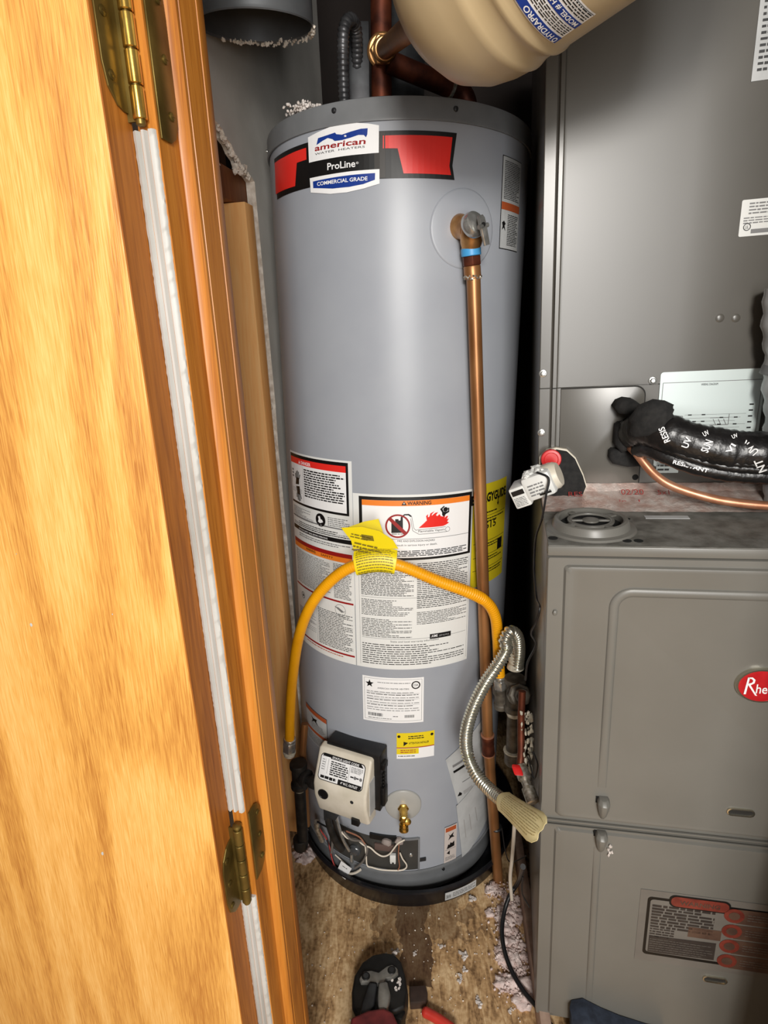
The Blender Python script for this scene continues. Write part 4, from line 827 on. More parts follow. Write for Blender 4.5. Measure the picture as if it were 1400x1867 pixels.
for (x, y, r) in ((1008, 981, .006), (1143, 986, .0055), (1164, 986, .0055), (1020, 945, .004), (1145, 946, .003)):
    u, v = ftop(x, y, .001); mb = MB(); mb.lathe(FR(u, v, .0008), fz, [(r, 0), (r, .0006)], 20); mb.build('knockout_hole', M['hole'], FU)
u, v = ftop(1218, 943, .001); mb = MB(); mb.box(frame(FR(u, v, .0008), fx, fy, fz), -.030, .026, -.006, .006, 0, .0006); mb.build('top_sticker', M['paper2'], FU)

# foil tape between furnace and coil box, with the handwritten date
tv = ftop(1060, 934)[1]; tv2 = VC-.001
mb = MB(); n = 60; L_ = []
for k in range(n+1):
    u = .002+(FW-.01)*k/n; j = lambda a: random.uniform(-a, a)
    L_.append([FR(u, tv+j(.0012), .0012), FR(u, tv+.012, .004+j(.0012)), FR(u, tv2-.024, .011+j(.0015)), FR(u, tv2-.010, .016+j(.0012)), FR(u, tv2-.002, .026+j(.001)), FR(u, tv2, .026), FR(u, tv2, .0012)])
mb.loft(L_); ft = mb.build('foil_tape', M['foil'], label='crinkled silvery pink foil tape along the base of the upper grey box', cat='tape', angle=25)
q = [FR(fuw(x, 915, VC-.02)[0], tv2-.024, .012) for x in (1130, 1172)]
d = Decal(lambda s, zz, off: FR(s, tv2-.0245+zz*.55-.004, .0115+zz*.45+off)); a_ = (q[0]-F0).dot(fx); b_ = (q[1]-F0).dot(fx); d.off = lambda L: .0022
mk = mat('marker_red', (150, 52, 48), .5)
d.text('02/20', (a_, .004), (b_-.001, .004), .014, mk, 0, px=False); d.text('5x1', (b_+.018, .004), (b_+.034, .004), .012, mk, 0, px=False); d.text('RES', (a_-.075, .0), (a_-.055, .0), .012, mk, 0, px=False); d.text('insul', (a_-.004, -.016), (b_-.008, -.016), .008, mk, 0, px=False); d.build('marker_lettering', ft, kind='stuff')

# ================================================================== coil box above the furnace
CO = thing('coil_box', FR(.22, .45, .0), 'tall plain grey metal box standing on the furnace, with an access panel', 'air handler')
mb = MB(); mb.box(FR, -.004, FW, VC+.003, FD, .003, .80); cb_ = mb.build('coil_casing', M['coil'], CO, bevel=.0015)
sw = fuw(1000, 708, VC)[1]; pu = fuw(1172, 760, VC)[0]; e1 = fuw(1009, 600, VC)[0]; e2 = fuw(1018, 600, VC)[0]
mb = MB(); pr = [(-.004, VC+.003), (-.004, VC-.0005), (-.003, VC-.0015), (e1-.003, VC-.0015), (e1-.001, VC+.001), (e1+.001, VC-.0045), (e2-.001, VC-.0045), (e2+.001, VC-.0015), (e2+.004, VC-.001), (FW, VC-.001), (FW, VC+.003)]
mb.loft([[FR(a, b, h) for a, b in pr] for h in (sw+.0008, .80)]); up = mb.build('upper_panel', M['coil'], CO, angle=30)
mb = MB(); mb.loft([[FR(a, b+.001, h) for a, b in pr] for h in (.003, sw-.0008)]); mb.build('lower_panel', M['coil'], CO, angle=30)
# access plate with a rounded corner
poly = [(e2+.006, .004), (pu, .004), (pu, sw-.016)] + [(pu-.014+.014*math.cos(R_(a)), sw-.016+.014*math.sin(R_(a))) for a in range(15, 91, 15)] + [(e2+.006, sw-.002)]
mb = MB(); mb.prism(FR, [(p[0]+(.0014 if p[0] > pu-.02 else 0), p[1]+(.0012 if p[1] > .01 else 0)) for p in poly], VC-.0012, VC); mb.build('plate_gap', M['seam'], CO)
mb = MB(); mb.prism(FR, poly, VC-.0022, VC); ap = mb.build('access_plate', M['coil'], CO, bevel=.0007)
for (x, y, k) in ((990, 681, 0), (987, 789, 0), (1190, 694, 0)):
    u, w = fuw(x, y, VC-.002); mb = MB(); P_ = FR(u, VC-.001, w); mb.lathe(P_, -fy, [(.0058, 0), (.0058, .001), (.0044, .0014)], 20); mb.lathe(P_-fy*.001, -fy, [(.0040, 0), (.0040, .004), (.003, .0046)], 6); mb.build('hex_screw', M['steel'], CO, bevel=.0003)
u, w = fuw(1158, 870, VC-.002); mb = MB(); mb.lathe(FR(u, VC-.0018, w), -fy, [(.0045, 0), (.0045, .0006)], 16); mb.build('screw_hole', M['hole'], CO)
for (x, y) in ((1312, 580), (1341, 580)):
    u, w = fuw(x, y, VC); mb = MB(); mb.lathe(FR(u, VC-.0008, w), -fy, [(.006, 0), (.0045, .0008), (.002, .0013)], 20); mb.build('dimple', M['coil'], up)
def cdec(): return Decal(lambda s, zz, off: FR(s, VC-.0012-off, zz), lambda x, y: fuw(x, y, VC-.002))
# wiring diagram
d = cdec(); a = fuw(1205, 679, VC-.002); bz = fuw(1215, 850, VC-.002)[1]; bx = fuw(1392, 720, VC-.002)[0]
gx = lambda u, v: (a[0]+(bx-a[0])*u, a[1]+(bz-a[1])*v)
d.poly(rr(a[0], bx, bz, a[1], .004), M['cyanp'], 0)
def line(p, q, m, L=1, w=.0004): 
    l = math.hypot(q[0]-p[0], q[1]-p[1]); nx, ny = -(q[1]-p[1])/l*w, (q[0]-p[0])/l*w; d.poly([(p[0]+nx, p[1]+ny), (p[0]-nx, p[1]-ny), (q[0]-nx, q[1]-ny), (q[0]+nx, q[1]+ny)], m, L)
for A_, B_ in (((.03, .11), (.97, .11)), ((.03, .11), (.03, .95)), ((.97, .11), (.97, .95)), ((.14, .46), (.25, .46)), ((.25, .46), (.25, .7)), ((.22, .46), (.22, .7)), ((.7, .45), (.7, .56))): line(gx(*A_), gx(*B_), M['grey'])
d.text('WIRING DIAGRAM', gx(.40, .125), gx(.55, .115), .0035, M['ink'], 1)if False else d.text('WIRING DIAGRAM', gx(.40, .15), gx(.56, .15), .0032, M['ink'], 1, px=False)
d.disc(gx(.16, .57), .0125, M['grey'], 1, r_in=.0118)
for k in range(7):
    v = .45+.035*k; line(gx(.27, v), gx(.86-.05*(k % 3), v), M['grey'], w=.0002)
    for j in range(2): u = random.uniform(.3, .8); d.rect(gx(u, v-.006), gx(u+.035, v+.006), M['ink'], 2, px=False)
for k in range(5): d.rect(gx(.88, .35+.06*k), gx(.92, .365+.06*k), M['ink'], 1, px=False)
for k in range(3): line(gx(.55+.05*k, .50), gx(.58+.05*k, .56), M['grey'])
d.rect(gx(.52, .485), gx(.70, .49), M['grey'], 1, px=False); d.rect(gx(.52, .56), gx(.70, .565), M['grey'], 1, px=False)
d.build('wiring_diagram', CO, 'pale wiring diagram sheet')
d = cdec(); a = fuw(1197, 843, VC-.002); b = fuw(1236, 862, VC-.002); d.rect(a, (b[0], b[1]), M['cyanp'], 0, px=False); d.fine((a[0]+.002, a[1]-.002), (b[0]-.01, b[1]+.002), 2, M['ink'], 1, px=False); d.build('small_sticker', CO)
d = cdec(); a = fuw(1379, 20, VC-.002); b = fuw(1374, 148, VC-.002); x0 = (a[0]+b[0])/2; zb = b[1]; zt = zb+.19; x1 = x0+.06
d.rect((x0, zt), (x1, zb), M['paper2'], 0, px=False); d.fine((x0+.005, zt-.01), (x1-.004, zb+.008), 28, M['ink'], 1, px=False, word=.007, fill=.5); d.build('instruction_sticker', CO, 'tall grey printed sticker near the top')
d = cdec(); a = fuw(1352, 365, VC-.002); b = fuw(1347, 432, VC-.002); x0 = (a[0]+b[0])/2; x1 = x0+.06; zt, zb = a[1], b[1]
d.poly(rr(x0, x1, zb, zt, .002), M['paper'], 0); d.fine((x0+.009, zt-.003), (x1-.004, zt-.018), 4, M['grey'], 1, px=False); d.fine((x0+.004, zt-.02), (x1-.004, zb+.014), 3, M['grey'], 1, px=False, ragged=.5); q = (x0+.009, zb+.011); d.disc(q, .0045, M['ink'], 1, r_in=.0035); d.text('UL', (q[0]-.002, q[1]-.002), (q[0]+.002, q[1]-.002), .004, M['ink'], 1, px=False); d.rect((x0+.014, zb+.008), (x1-.003, zb+.003), M['grey'], 1, px=False); d.build('rating_sticker', CO, 'small white rating sticker at mid height')

# ================================================================== refrigerant lines, foam, pipes on the coil box
cp = lambda x, y, v: fpt(x, y, v)
mb = MB()
pts = smooth([cp(1150, 794, VC+.01), cp(1160, 788, VC-.03), cp(1182, 779, VC-.064), cp(1215, 790, VC-.084), cp(1262, 807, VC-.094), cp(1330, 821, VC-.100), cp(1400, 825, VC-.104), cp(1480, 826, VC-.108)], 10)
pts, ln = resample(pts, .004); N_ = len(pts); nz = [random.uniform(-.05, .05) for _ in range(N_)]
mb.tube(pts, .0250, 22, rf=lambda i: (1+nz[i]*.9)*(.95+.10*min(1, i/40)))
ls = mb.build('insulated_line', M['tapeblk'], label='thick black tape-wrapped refrigerant line with white lettering', cat='pipe', angle=80)
mb = MB()   # lengthwise folds of the wrap
for dy, r in ((.012, .0040), (.0185, .0065), (.0290, .0115)):
    mb.tube([p-fz*dy-fy*(.019 if dy < .015 else .014 if dy < .02 else .004)+fz*random.uniform(-.0007, .0007) for p in pts[14:]], r, 12)
mb.build('wrap_fold', M['tapeblk'], ls)
def ltext(t, x0, y0, x1, y1, h):
    vs, fs = text_tris(t, .02); xa = min(v[0] for v in vs); wd = max(v[0] for v in vs)-xa
    def near(x, y):
        d_ = ray(x, y); best = None
        for p in pts:
            k = (p-CAM).dot(d_); q = CAM+d_*k; dist = (q-p).length
            if best is None or dist < best[0]: best = (dist, p, k)
        return CAM+d_*(best[2]-math.sqrt(max(.0268**2-min(best[0], .026)**2, 0))-.002)
    A_, B_ = near(x0, y0), near(x1, y1); e_ = (B_-A_); n_ = (CAM-A_).normalized(); upv = n_.cross(e_).normalized(); out = []
    for X, Y in vs:
        out.append(A_+e_*((X-xa)/wd)+upv*(Y/.73*h)+n_*.0012)
    m_ = MB(); m_.add(out, fs, 0); o = m_.build('tape_lettering', M['wht'], ls, recalc=False)
ltext('RESIST', 1222, 804, 1207, 770, .0075); ltext('UV', 1170, 792, 1160, 775, .008); ltext('UV R', 1384, 822, 1360, 802, .009); ltext('UV', 1253, 818, 1262, 800, .008); ltext('SUN', 1290, 826, 1300, 805, .009); ltext('NT', 1398, 858, 1388, 836, .009); ltext('UV', 1284, 796, 1294, 791, .006); ltext('RESISTANT', 1226, 845, 1290, 862, .005); ltext('VI', 1330, 828, 1342, 812, .006); ltext('UV', 1336, 800, 1346, 796, .005)
mb = MB()
for A_, B_ in (((1300, 818), (1318, 816)),): pass
mb.tube(smooth([cp(1145, 812, VC-.01), cp(1160, 826, VC-.05), cp(1190, 862, VC-.065), cp(1225, 886, VC-.075), cp(1290, 907, VC-.085), cp(1345, 917, VC-.090), cp(1410, 923, VC-.095), cp(1480, 928, VC-.10)], 8), .006, 14)
mb.build('liquid_line', M['copper_new'], label='bare bright copper tube curving down under the black wrapped line', cat='pipe')
def foam(pl, name, lab, v0, v1):
    mb = MB(); base = [cp(x, y, VC-v0) for x, y in pl]; c = sum(base, Vector())/len(base); L_ = []
    for t, s_ in ((0, 1), (.6, .97), (.9, .88), (1, .65)): L_.append([c+(p-c)*s_-fy*(v1-v0)*t + fx*random.uniform(-.0008, .0008) for p in base])
    mb.loft(L_); return mb.build(name, M['rubber'], label=lab, cat='foam insulation', angle=70)
foam([(1114, 738), (1120, 728), (1132, 723), (1148, 725), (1160, 731), (1168, 738), (1160, 746), (1140, 752), (1122, 750)], 'foam_plug', 'black foam plug bulging from the panel above the wrapped line', .002, .035)
foam([(1108, 820), (1114, 815), (1140, 818), (1172, 826), (1176, 846), (1140, 848), (1114, 842), (1107, 832)], 'foam_block', 'flat black foam block below the wrapped line on the grey panel', .002, .022)
foam([(1118, 772), (1124, 768), (1150, 764), (1160, 776), (1166, 800), (1150, 814), (1128, 822), (1116, 806)], 'foam_collar', 'black foam collar where the wrapped line enters the panel', .002, .03)
# rough black elbow cover over the bend
mb = MB(); L_ = []
for i, (x, y, v, r) in enumerate(((1146, 778, .078, .012), (1162, 768, .088, .022), (1186, 760, .092, .024), (1208, 757, .094, .020), (1224, 752, .088, .010))):
    c = cp(x, y, VC-v); L_.append([c+fy*(math.cos(a)*r*.8)+fz*(math.sin(a)*r)*(1+random.uniform(-.08, .08))+fx*random.uniform(-.002, .002) for a in [2*math.pi*k/14 for k in range(14)]])
mb.loft(L_); mb.build('elbow_patch', M['rubber'], ls, angle=60)
# plastic wrapped drain pipe at the right edge
mb = MB(); P_ = [cp(1420+random.uniform(-2, 2), y, VC-.10) for y in range(520, 700, 18)]; pp = cp(1419, 600, VC-.10)
base = cp(1430, 930, VC-.04); topp = cp(1430, 520, VC-.04); n = 40
mb.tube([base.lerp(topp, k/n) for k in range(n+1)], .024, 20, rf=lambda i: 1+.07*math.sin(i*1.7)+.05*math.sin(i*.6)); 
wp = mb.build('wrapped_pipe', M['wrap'], label='grey plastic-wrapped pipe at the right edge of the picture', cat='pipe', angle=70)
mb = MB(); q = cp(1430, 670, VC-.04); mb.lathe(q-fz*.014, fz*1.0+fx*.25, [(.0255, 0), (.0285, .001), (.0285, .012), (.0255, .013)], 32, caps=(False, False)); mb.build('pipe_band', M['pvc'], wp)

# ================================================================== white float switch on the coil box
cs = crop(880, 850, 200/934)
FS = thing('float_switch', cp(1000, 900, VC-.03), 'white plastic switch unit with a red cap and black plate on the grey panel', 'switch')
base = [(985, 834), (997, 821), (1014, 817), (1032, 820), (1047, 834), (1060, 862), (1066, 882), (1060, 896), (1040, 905), (1010, 909), (994, 894), (985, 862)]
mb = MB(); B_ = [cp(x, y, VC-.003) for x, y in base]; c = sum(B_, Vector())/len(B_)
mb.loft([[c+(p-c)*s_-fy*t for p in B_] for t, s_ in ((0, 1.0), (.016, 1.0), (.018, .97))]); mb.build('mounting_plate', M['rubber'], FS, 'black mounting plate', bevel=.001)
mb = MB(); mb.loft([[c+(p-c)*s_-fy*t for p in B_] for t, s_ in ((-.001, 1.07), (.008, 1.07), (.009, 1.03))], caps=(True, True)); mb.build('plate_gasket', M['cream'], FS, 'cream gasket round the plate', bevel=.0006)
rc_ = cp(1005, 839, VC-.026); mb = MB(); mb.lathe(rc_+fy*.012, (-fy+fz*.05).normalized(), [(.0145, 0), (.0148, .009), (.0138, .0105), (.0105, .0108), (.0095, .0098), (0, .0098)], 32); mb.build('red_cap', M['redp'], FS, 'red round cap')
ax = (fx*.80+fz*.36-fy*.20).normalized(); az = (fz*.92-fx*.36).normalized(); az = (az-ax*az.dot(ax)).normalized(); ay = az.cross(ax)
o_ = cp(986, 880, VC-.055); SF = frame(o_, ax*1.1, ay*1.1, az*1.1)
mb = MB(); mb.box(SF, -.020, .020, -.020, .024, -.016, .018); mb.build('switch_body', M['white'], FS, bevel=.006)
mb = MB(); mb.lathe(SF(.018, .004, .002), ax, [(.020, -.012), (.020, .004), (.017, .009)], 28); mb.build('threaded_neck', M['cream'], FS)
mb = MB(); mb.box(SF, -.040, -.017, -.018, .020, -.020, .010); bx_ = mb.build('terminal_box', M['white'], FS, bevel=.003)
mb = MB(); 
for k in range(12): mb.blob(SF(random.uniform(-.016, .016), random.uniform(-.018, .01), .018), random.uniform(.003, .007), 0, rough=.3)
mb.build('sealant_lumps', M['white'], FS, kind='stuff')
d = Decal(lambda s, zz, off: SF(s, -.018-off, zz)); d.off = lambda L: .0006
d.rect((-.037, .006), (-.020, -.001), M['ink'], 0, px=False); d.fine((-.037, -.004), (-.021, -.017), 6, M['grey'], 0, px=False, word=.004); d.build('terminal_print', bx_)
d = Decal(lambda s, zz, off: SF(s, -.020-off, zz)); d.off = lambda L: .0006
d.fine((-.013, .008), (.014, -.010), 4, M['grey'], 0, px=False, word=.006, fill=.5); d.rect((-.002, -.008), (.014, -.011), M['ink'], 0, px=False); d.build('switch_print', FS)
mb = MB(); mb.tube(smooth([SF(.006, -.018, .020), cp(1000, 872, VC-.085), cp(996, 900, VC-.088), cp(988, 945, VC-.085), cp(978, 975, VC-.07), cp(975, 1000, VC-.06), fpt(974, 1040, .10), fpt(978, 1090, .08), fpt(984, 1108, .05), fpt(977, 1135, .05), fpt(968, 1155, .05), fpt(977, 1176, .05), fpt(962, 1208, .06), fpt(958, 1240, .07)], 6), .0016, 8)
mb.build('switch_wire', M['wirek'], label='thin black wire hanging from the white switch beside the furnace', cat='wire')

# ================================================================== relief valve and its copper discharge pipe
hexa = lambda r, h, e=.0012: [(r-e, 0), (r, e), (r, h-e), (r-e, h)]
v0s, v0z = tinv(838, 414); vb = tmap(v0s, v0z); vn = (tmap(v0s, v0z, 1)-vb); vn = (vn*.55+Vector((.55, -.65, 0))).normalized()
VX = atY(862, 425, .925)
RV = thing('relief_valve', vb, 'brass pressure relief valve with a silver test lever, high on the grey tank', 'valve')
e0 = atY(836, 412, .975); dirv = (VX-e0).normalized()
mb = MB(); mb.lathe(e0-dirv*.02, dirv, [(.0165, 0), (.0165, .016), (.0178, .018), (.0178, .034), (.0165, .036), (.015, .05), (.0145, .062)], 28); mb.build('valve_neck', M['brass'], RV)
mb = MB(); bt = atY(858, 452, .945); mb.lathe(VX+Vector((0, .004, .016)), (bt-VX-Vector((0, .004, .016))), [(.010, 0), (.0165, .004), (.0172, .018), (.0160, .030), (.0138, .036), (.0138, (bt-VX).length+.018)], 28); mb.build('valve_body', M['brass'], RV)
cdir = (Vector((.45, -.75, .35))).normalized(); cc = VX+Vector((.002, -.012, .012))
mb = MB(); mb.lathe(cc-cdir*.012, cdir, [(.0175, 0), (.0185, .002), (.0185, .008), (.0165, .013), (.0155, .0135), (.011, .0155), (.006, .016)], 32); mb.build('cap', M['steel'], RV, 'silver stamped cap')
L0, L1, L2 = atY(876, 392, .897), atY(881, 412, .893), atY(888, 447, .90)
mb = MB(); lx = cdir.cross((L2-L0).normalized()).normalized(); nL = lx.cross((L2-L0).normalized()); pl = [(L0, .004, .0015), (L0.lerp(L1, .3), .0065, .002), (L1, .0068, .002), (L1.lerp(L2, .5), .0062, .0016), (L2, .0058, .0014)]
mb.loft([[p+lx*w+nL*t, p+lx*(w*.6)+nL*(t+.0026), p-lx*(w*.6)+nL*(t+.0026), p-lx*w+nL*t, p-lx*w*.8-nL*t, p+lx*w*.8-nL*t] for p, w, t in pl]); lv = mb.build('lever', M['steel'], RV, 'silver lever', bevel=.0005)
mb = MB(); q = L0.lerp(L1, .9)-nL*.0; mb.lathe(q, -Vector((0, 1, 0)), [(.003, 0), (.003, .0042)], 14); mb.build('lever_hole', M['hole'], lv)
mb = MB(); mb.lathe(L1, lx, [(.0032, -.009), (.0032, .009)], 12); mb.build('lever_pin', M['steel'], lv)
pA = atY(861, 496, .948); pdir = (bt-pA).normalized()
mb = MB(); mb.lathe(bt, -pdir, [(.0142, 0), (.0150, .001), (.0150, .010), (.0142, .011)], 28); mb.build('blue_band', M['bluer'], RV, 'blue band')
# pipe
P0 = atY(863, 505, .948); P1 = atY(889, 1344, .985); P2 = Vector((atZ(908, 1606, 0).x, atZ(908, 1606, 0).y, .001))
DP = thing('discharge_pipe', P2, 'long vertical copper pipe running from the relief valve down to the floor', 'pipe')
mb = MB(); mb.lathe(bt-pdir*.011, -pdir, [(.0135, 0), (.0145, .001), (.0145, .013), (.013, .014)], 6); mb.build('adapter_nut', M['copper_dark'], DP, bevel=.0008)
mb = MB(); mb.lathe(bt-pdir*.025, -pdir, [(.0125, 0), (.0130, .001), (.0130, .017), (.0122, .018)], 28); mb.build('socket', M['copper'], DP)
mb = MB(); ring = [bt-pdir*.040]
for k in range(26):
    a = 2*math.pi*k/26; x_, y_, _ = basis(pdir); mb.blob(bt-pdir*(.041+random.uniform(-.002, .002))+(x_*math.cos(a)+y_*math.sin(a))*.0118, random.uniform(.0018, .0032), 0, rough=.3)
mb.build('solder_ring', M['solder'], DP, kind='stuff')
mb = MB(); mb.tube([bt-pdir*.036, P0, P0.lerp(P1, .33), P0.lerp(P1, .66), P1, P1.lerp(P2, .5), P2], .0108, 24); mb.build('tube', M['copper'], DP)
c0 = P0.lerp(P1, 1.0); ddir = (P2-P0).normalized(); k0 = c0-ddir*.006
mb = MB(); mb.lathe(k0, ddir, [(.0122, 0), (.0128, .001), (.0128, .012), (.0122, .014), (.0122, .030), (.0128, .032), (.0128, .046), (.0122, .047)], 28); mb.build('coupling', M['copper_dark'], DP)
for t in (.0, .046): mb = MB(); mb.lathe(k0+ddir*(t-.0015), ddir, [(.0118, 0), (.0135, .001), (.0135, .003), (.0118, .004)], 24); mb.build('solder_ring', M['copper_new'], DP)
q = atY(904, 1508, .99); mb = MB(); mb.lathe(q, ddir, [(.0115, -.003), (.0130, -.001), (.0130, .001), (.0115, .003)], 24); mb.build('pipe_strap', M['galv'], DP)

# ================================================================== yellow gas connector with its tags
GH = thing('gas_connector', atY(528, 1400, 1.0), 'yellow coated flexible gas hose arching across the front of the grey tank', 'gas hose')
hp = [(528, 1352, 1.0), (529, 1300, .995), (534, 1230, .98), (545, 1160, .955), (566, 1105, .93), (600, 1062, .910), (640, 1034, .900), (690, 1024, .895), (735, 1033, .893), (795, 1058, .895), (850, 1078, .902), (885, 1096, .914), (902, 1122, .922), (907, 1160, .932), (909, 1200, .938), (911, 1235, .94)]
hpts, hl = resample(smooth([atY(*p) for p in hp], 12), .0011); nH = len(hpts)
iR = min(range(nH), key=lambda i: (hpts[i]-atY(735, 1033, .893)).length); iE = min(range(nH), key=lambda i: (hpts[i]-atY(880, 1094, .912)).length)
def hr(i):
    a = .03
    if iR < i < iE: a = .09
    elif i >= iE: a = .035
    elif i < iR*.9: a = .012
    return 1+a*math.sin(i*2*math.pi/4)
mb = MB(); mb.tube(hpts, .0098, 14, rf=hr); mb.build('hose', M['yhose'], GH, angle=80)
d0 = (hpts[0]-hpts[5]).normalized(); q = hpts[0]-d0*.008
mb = MB(); mb.lathe(q, d0, [(.0115, 0), (.0125, .001), (.0125, .006), (.0118, .007)], 28); mb.lathe(q+d0*.007, d0, hexa(.0140, .024), 6); mb.build('flare_nut', M['steel'], GH, 'silver flare nut', bevel=.0008)
mb = MB(); mb.lathe(q+d0*.031, d0, [(.0105, 0), (.0130, .001), (.0130, .005), (.0110, .0065), (.0110, .012)], 28); mb.build('adapter', M['tape_w'], GH)
d9 = (hpts[-1]-hpts[-6]).normalized(); q = hpts[-1]-d9*.004
mb = MB(); mb.lathe(q, d9, [(.0105, 0), (.0118, .001), (.0118, .006), (.0110, .007)], 24); mb.lathe(q+d9*.007, d9, hexa(.0135, .020), 6); mb.build('flare_nut', M['steel'], GH, 'silver flare nut', bevel=.0008)
mb = MB(); mb.lathe(q+d9*.026, d9, [(.0105, 0), (.0145, .001), (.0145, .012), (.0120, .013), (.0120, .034), (.0140, .036), (.0140, .044)], 24); mb.build('adapter', M['iron_grey'], GH)
# warning tags
def hnear(x, y): return min(range(nH), key=lambda i: (hpts[i]-CAM).normalized().cross(ray(x, y)).length)
iA, iB = hnear(646, 1020), hnear(722, 1022)
TG = thing('warning_tag', hpts[iA]-Vector((0, 0, .02)), 'bright yellow plastic warning tag wrapped around the yellow gas hose', 'tag')
L_ = []
for i in range(iA, iB+1, 3):
    p = hpts[i]; t = (hpts[min(i+3, nH-1)]-hpts[max(i-3, 0)]).normalized(); f_ = (CAM-p); f_ = (f_-t*f_.dot(t)).normalized(); u_ = t.cross(f_); u_ = u_ if u_.z > 0 else -u_
    c = [(-.004, -.0155), (.006, -.0175), (.0112, -.014), (.0124, -.004), (.0122, .006), (.0105, .014), (.004, .0195), (.001, .024)]
    up_ = UP*.45+u_*.55
    L_.append([p+f_*a+up_*b*1.0 for a, b in c]+[p+f_*(a-.0008)+up_*b for a, b in c[::-1]])
mb = MB(); mb.loft(L_); wb = mb.build('wrapped_band', M['ytag'], TG, angle=50)
rows = len(L_)
def bandp(u, v, off=.0006):
    x = u*(rows-1); i = min(int(x), rows-2); fx_ = x-i; y = v*7; j = min(int(y), 6); fy_ = y-j
    p = (L_[i][j].lerp(L_[i][j+1], fy_)).lerp(L_[i+1][j].lerp(L_[i+1][j+1], fy_), fx_); n_ = (L_[i][j+1]-L_[i][j]).cross(L_[i+1][j]-L_[i][j]).normalized(); n_ = n_ if n_.dot(CAM-p) > 0 else -n_
    return p+n_*off
d = Decal(lambda s, zz, off: bandp(min(max(s, 0), 1), min(max(zz, 0), 1), off)); d.off = lambda L: .0007
olive = mat('tag_print', (120, 104, 16), .5); d.fine((.06, .93), (.94, .10), 12, olive, 0, px=False, word=.07, fill=.4, ragged=.12); d.build('band_print', wb)
def flap(name, corners, Y, lab):
    P_ = [atY(x, y, Y+dy) for x, y, dy in corners]; mb = MB(); nn_ = (P_[1]-P_[0]).cross(P_[2]-P_[0]).normalized(); nn_ = nn_ if nn_.y < 0 else -nn_
    c = sum(P_, Vector())/len(P_); mb.loft([P_, [p+nn_*.0009 for p in P_]]); o = mb.build(name, M['ytag'], TG, lab)
    return o, P_, nn_
f1_, P_, nn_ = flap('tag_flap', [(690, 946, .02), (700, 975, .008), (712, 990, .0), (660, 985, .005), (627, 964, .02), (664, 951, .022)], .892, 'folded yellow flap standing up behind')
f2_, P2_, nn2 = flap('tag_flap', [(622, 962, .0), (660, 960, -.004), (692, 968, -.006), (716, 984, -.004), (726, 1000, .002), (644, 1000, .004), (640, 985, .004)], .888, 'yellow flap folded forward with black print')
e_, g_ = (P2_[3]-P2_[0]), (P2_[5]-P2_[1]); d = Decal(lambda s, zz, off: P2_[0]+e_*s+g_*zz+nn2*(.0012+off)); d.off = lambda L: .0006
d.fine((.22, .08), (.62, .30), 2, olive, 0, px=False, word=.08); d.poly([(.40, .06), (.62, .02), (.68, .22), (.46, .28)], olive, 0); d.fine((.34, .40), (.9, .85), 3, olive, 0, px=False, word=.09); d.build('flap_print', f2_)

# ================================================================== black iron gas pipe, left
def fitting_tee(mb, c, r, arm, run, side, ls, m=0):
    mb.lathe(c-run*arm, run, [(r*1.18, 0), (r*1.22, .002), (r*1.22, .010), (r*1.02, .012), (r, arm), (r*1.02, 2*arm-.012), (r*1.22, 2*arm-.010), (r*1.22, 2*arm-.002), (r*1.18, 2*arm)], 28, m)
    mb.lathe(c, side, [(r*.98, 0), (r*1.0, ls-.012), (r*1.2, ls-.010), (r*1.2, ls-.001), (r*1.1, ls)], 28, m)
tc_ = atY(545, 1413, 1.0); GL = thing('iron_gas_pipe', Vector((tc_.x, tc_.y, .25)), 'black iron gas tee and drip leg left of the cream gas control', 'gas pipe')
gx_ = (GC(-.058, .262, -.835)-tc_); sd = Vector((gx_.x, gx_.y, 0)).normalized()
mb = MB(); fitting_tee(mb, tc_, .0148, .030, UP, sd, .024); mb.build('tee', M['iron'], GL)
mb = MB(); mb.lathe(tc_+sd*.020, sd, [(.0100, 0), (.0100, .012), (.0132, .013), (.0132, .024), (.0100, .025), (.0100, max(.03, gx_.length-.012))], 24); mb.build('nipple', M['iron'], GL)
bl = atY(548, 1536, 1.0); mb = MB(); mb.lathe(tc_-UP*.024, -UP, [(.0118, 0), (.0118, tc_.z-bl.z-.030)], 24); mb.build('drip_leg', M['iron'], GL)
mb = MB(); mb.lathe(bl+UP*.012, -UP, [(.0150, 0), (.0158, .002), (.0158, .022), (.0135, .027), (.006, .028)], 28); mb.build('cap', M['iron'], GL)
mb = MB(); mb.lathe(tc_-UP*.030, -UP, [(.0135, 0), (.0140, .002), (.0122, .006)], 20); mb.build('thread_seal', M['tape_w'], GL)
mb = MB(); tq = atY(556, 1440, 1.03); mb.tube([Vector((tq.x, tq.y, .12)), Vector((tq.x, tq.y, tq.z+.10)), Vector((tq.x+.006, tq.y+.01, tq.z+.16))], .0075, 16); mb.build('riser_tube', M['copper'], label='thin copper riser behind the black drip leg at left', cat='pipe')

# ================================================================== gas manifold, right
X_ = atY(937, 1270, .93); MN = thing('gas_manifold', Vector((X_.x, X_.y, .33)), 'iron gas tee with capped drip leg between the copper pipe and furnace', 'gas pipe')
def vpt(py, px=None): return atY(px, py, .93)
top_ = atY(940, 1205, .93); cen = atY(938, 1265, .93); n0 = atY(935, 1300, .93); n1 = atY(935, 1372, .93); cp_ = atY(934, 1400, .93); md = (cp_-top_).normalized()
mb = MB(); mb.lathe(top_-md*.02, md, [(.0105, 0), (.0125, .004), (.0135, .018), (.0120, .024), (.0145, .028), (.0155, .034)], 24); mb.build('taped_adapter', M['tape_w'], MN, 'adapter wrapped in white thread tape')
fs_ = (fpt(975, 1275, .10)-cen); fs_ = Vector((fs_.x, fs_.y, fs_.z)).normalized()
mb = MB(); fitting_tee(mb, cen, .0160, .034, md, fs_, .030); mb.build('tee', M['iron_grey'], MN)
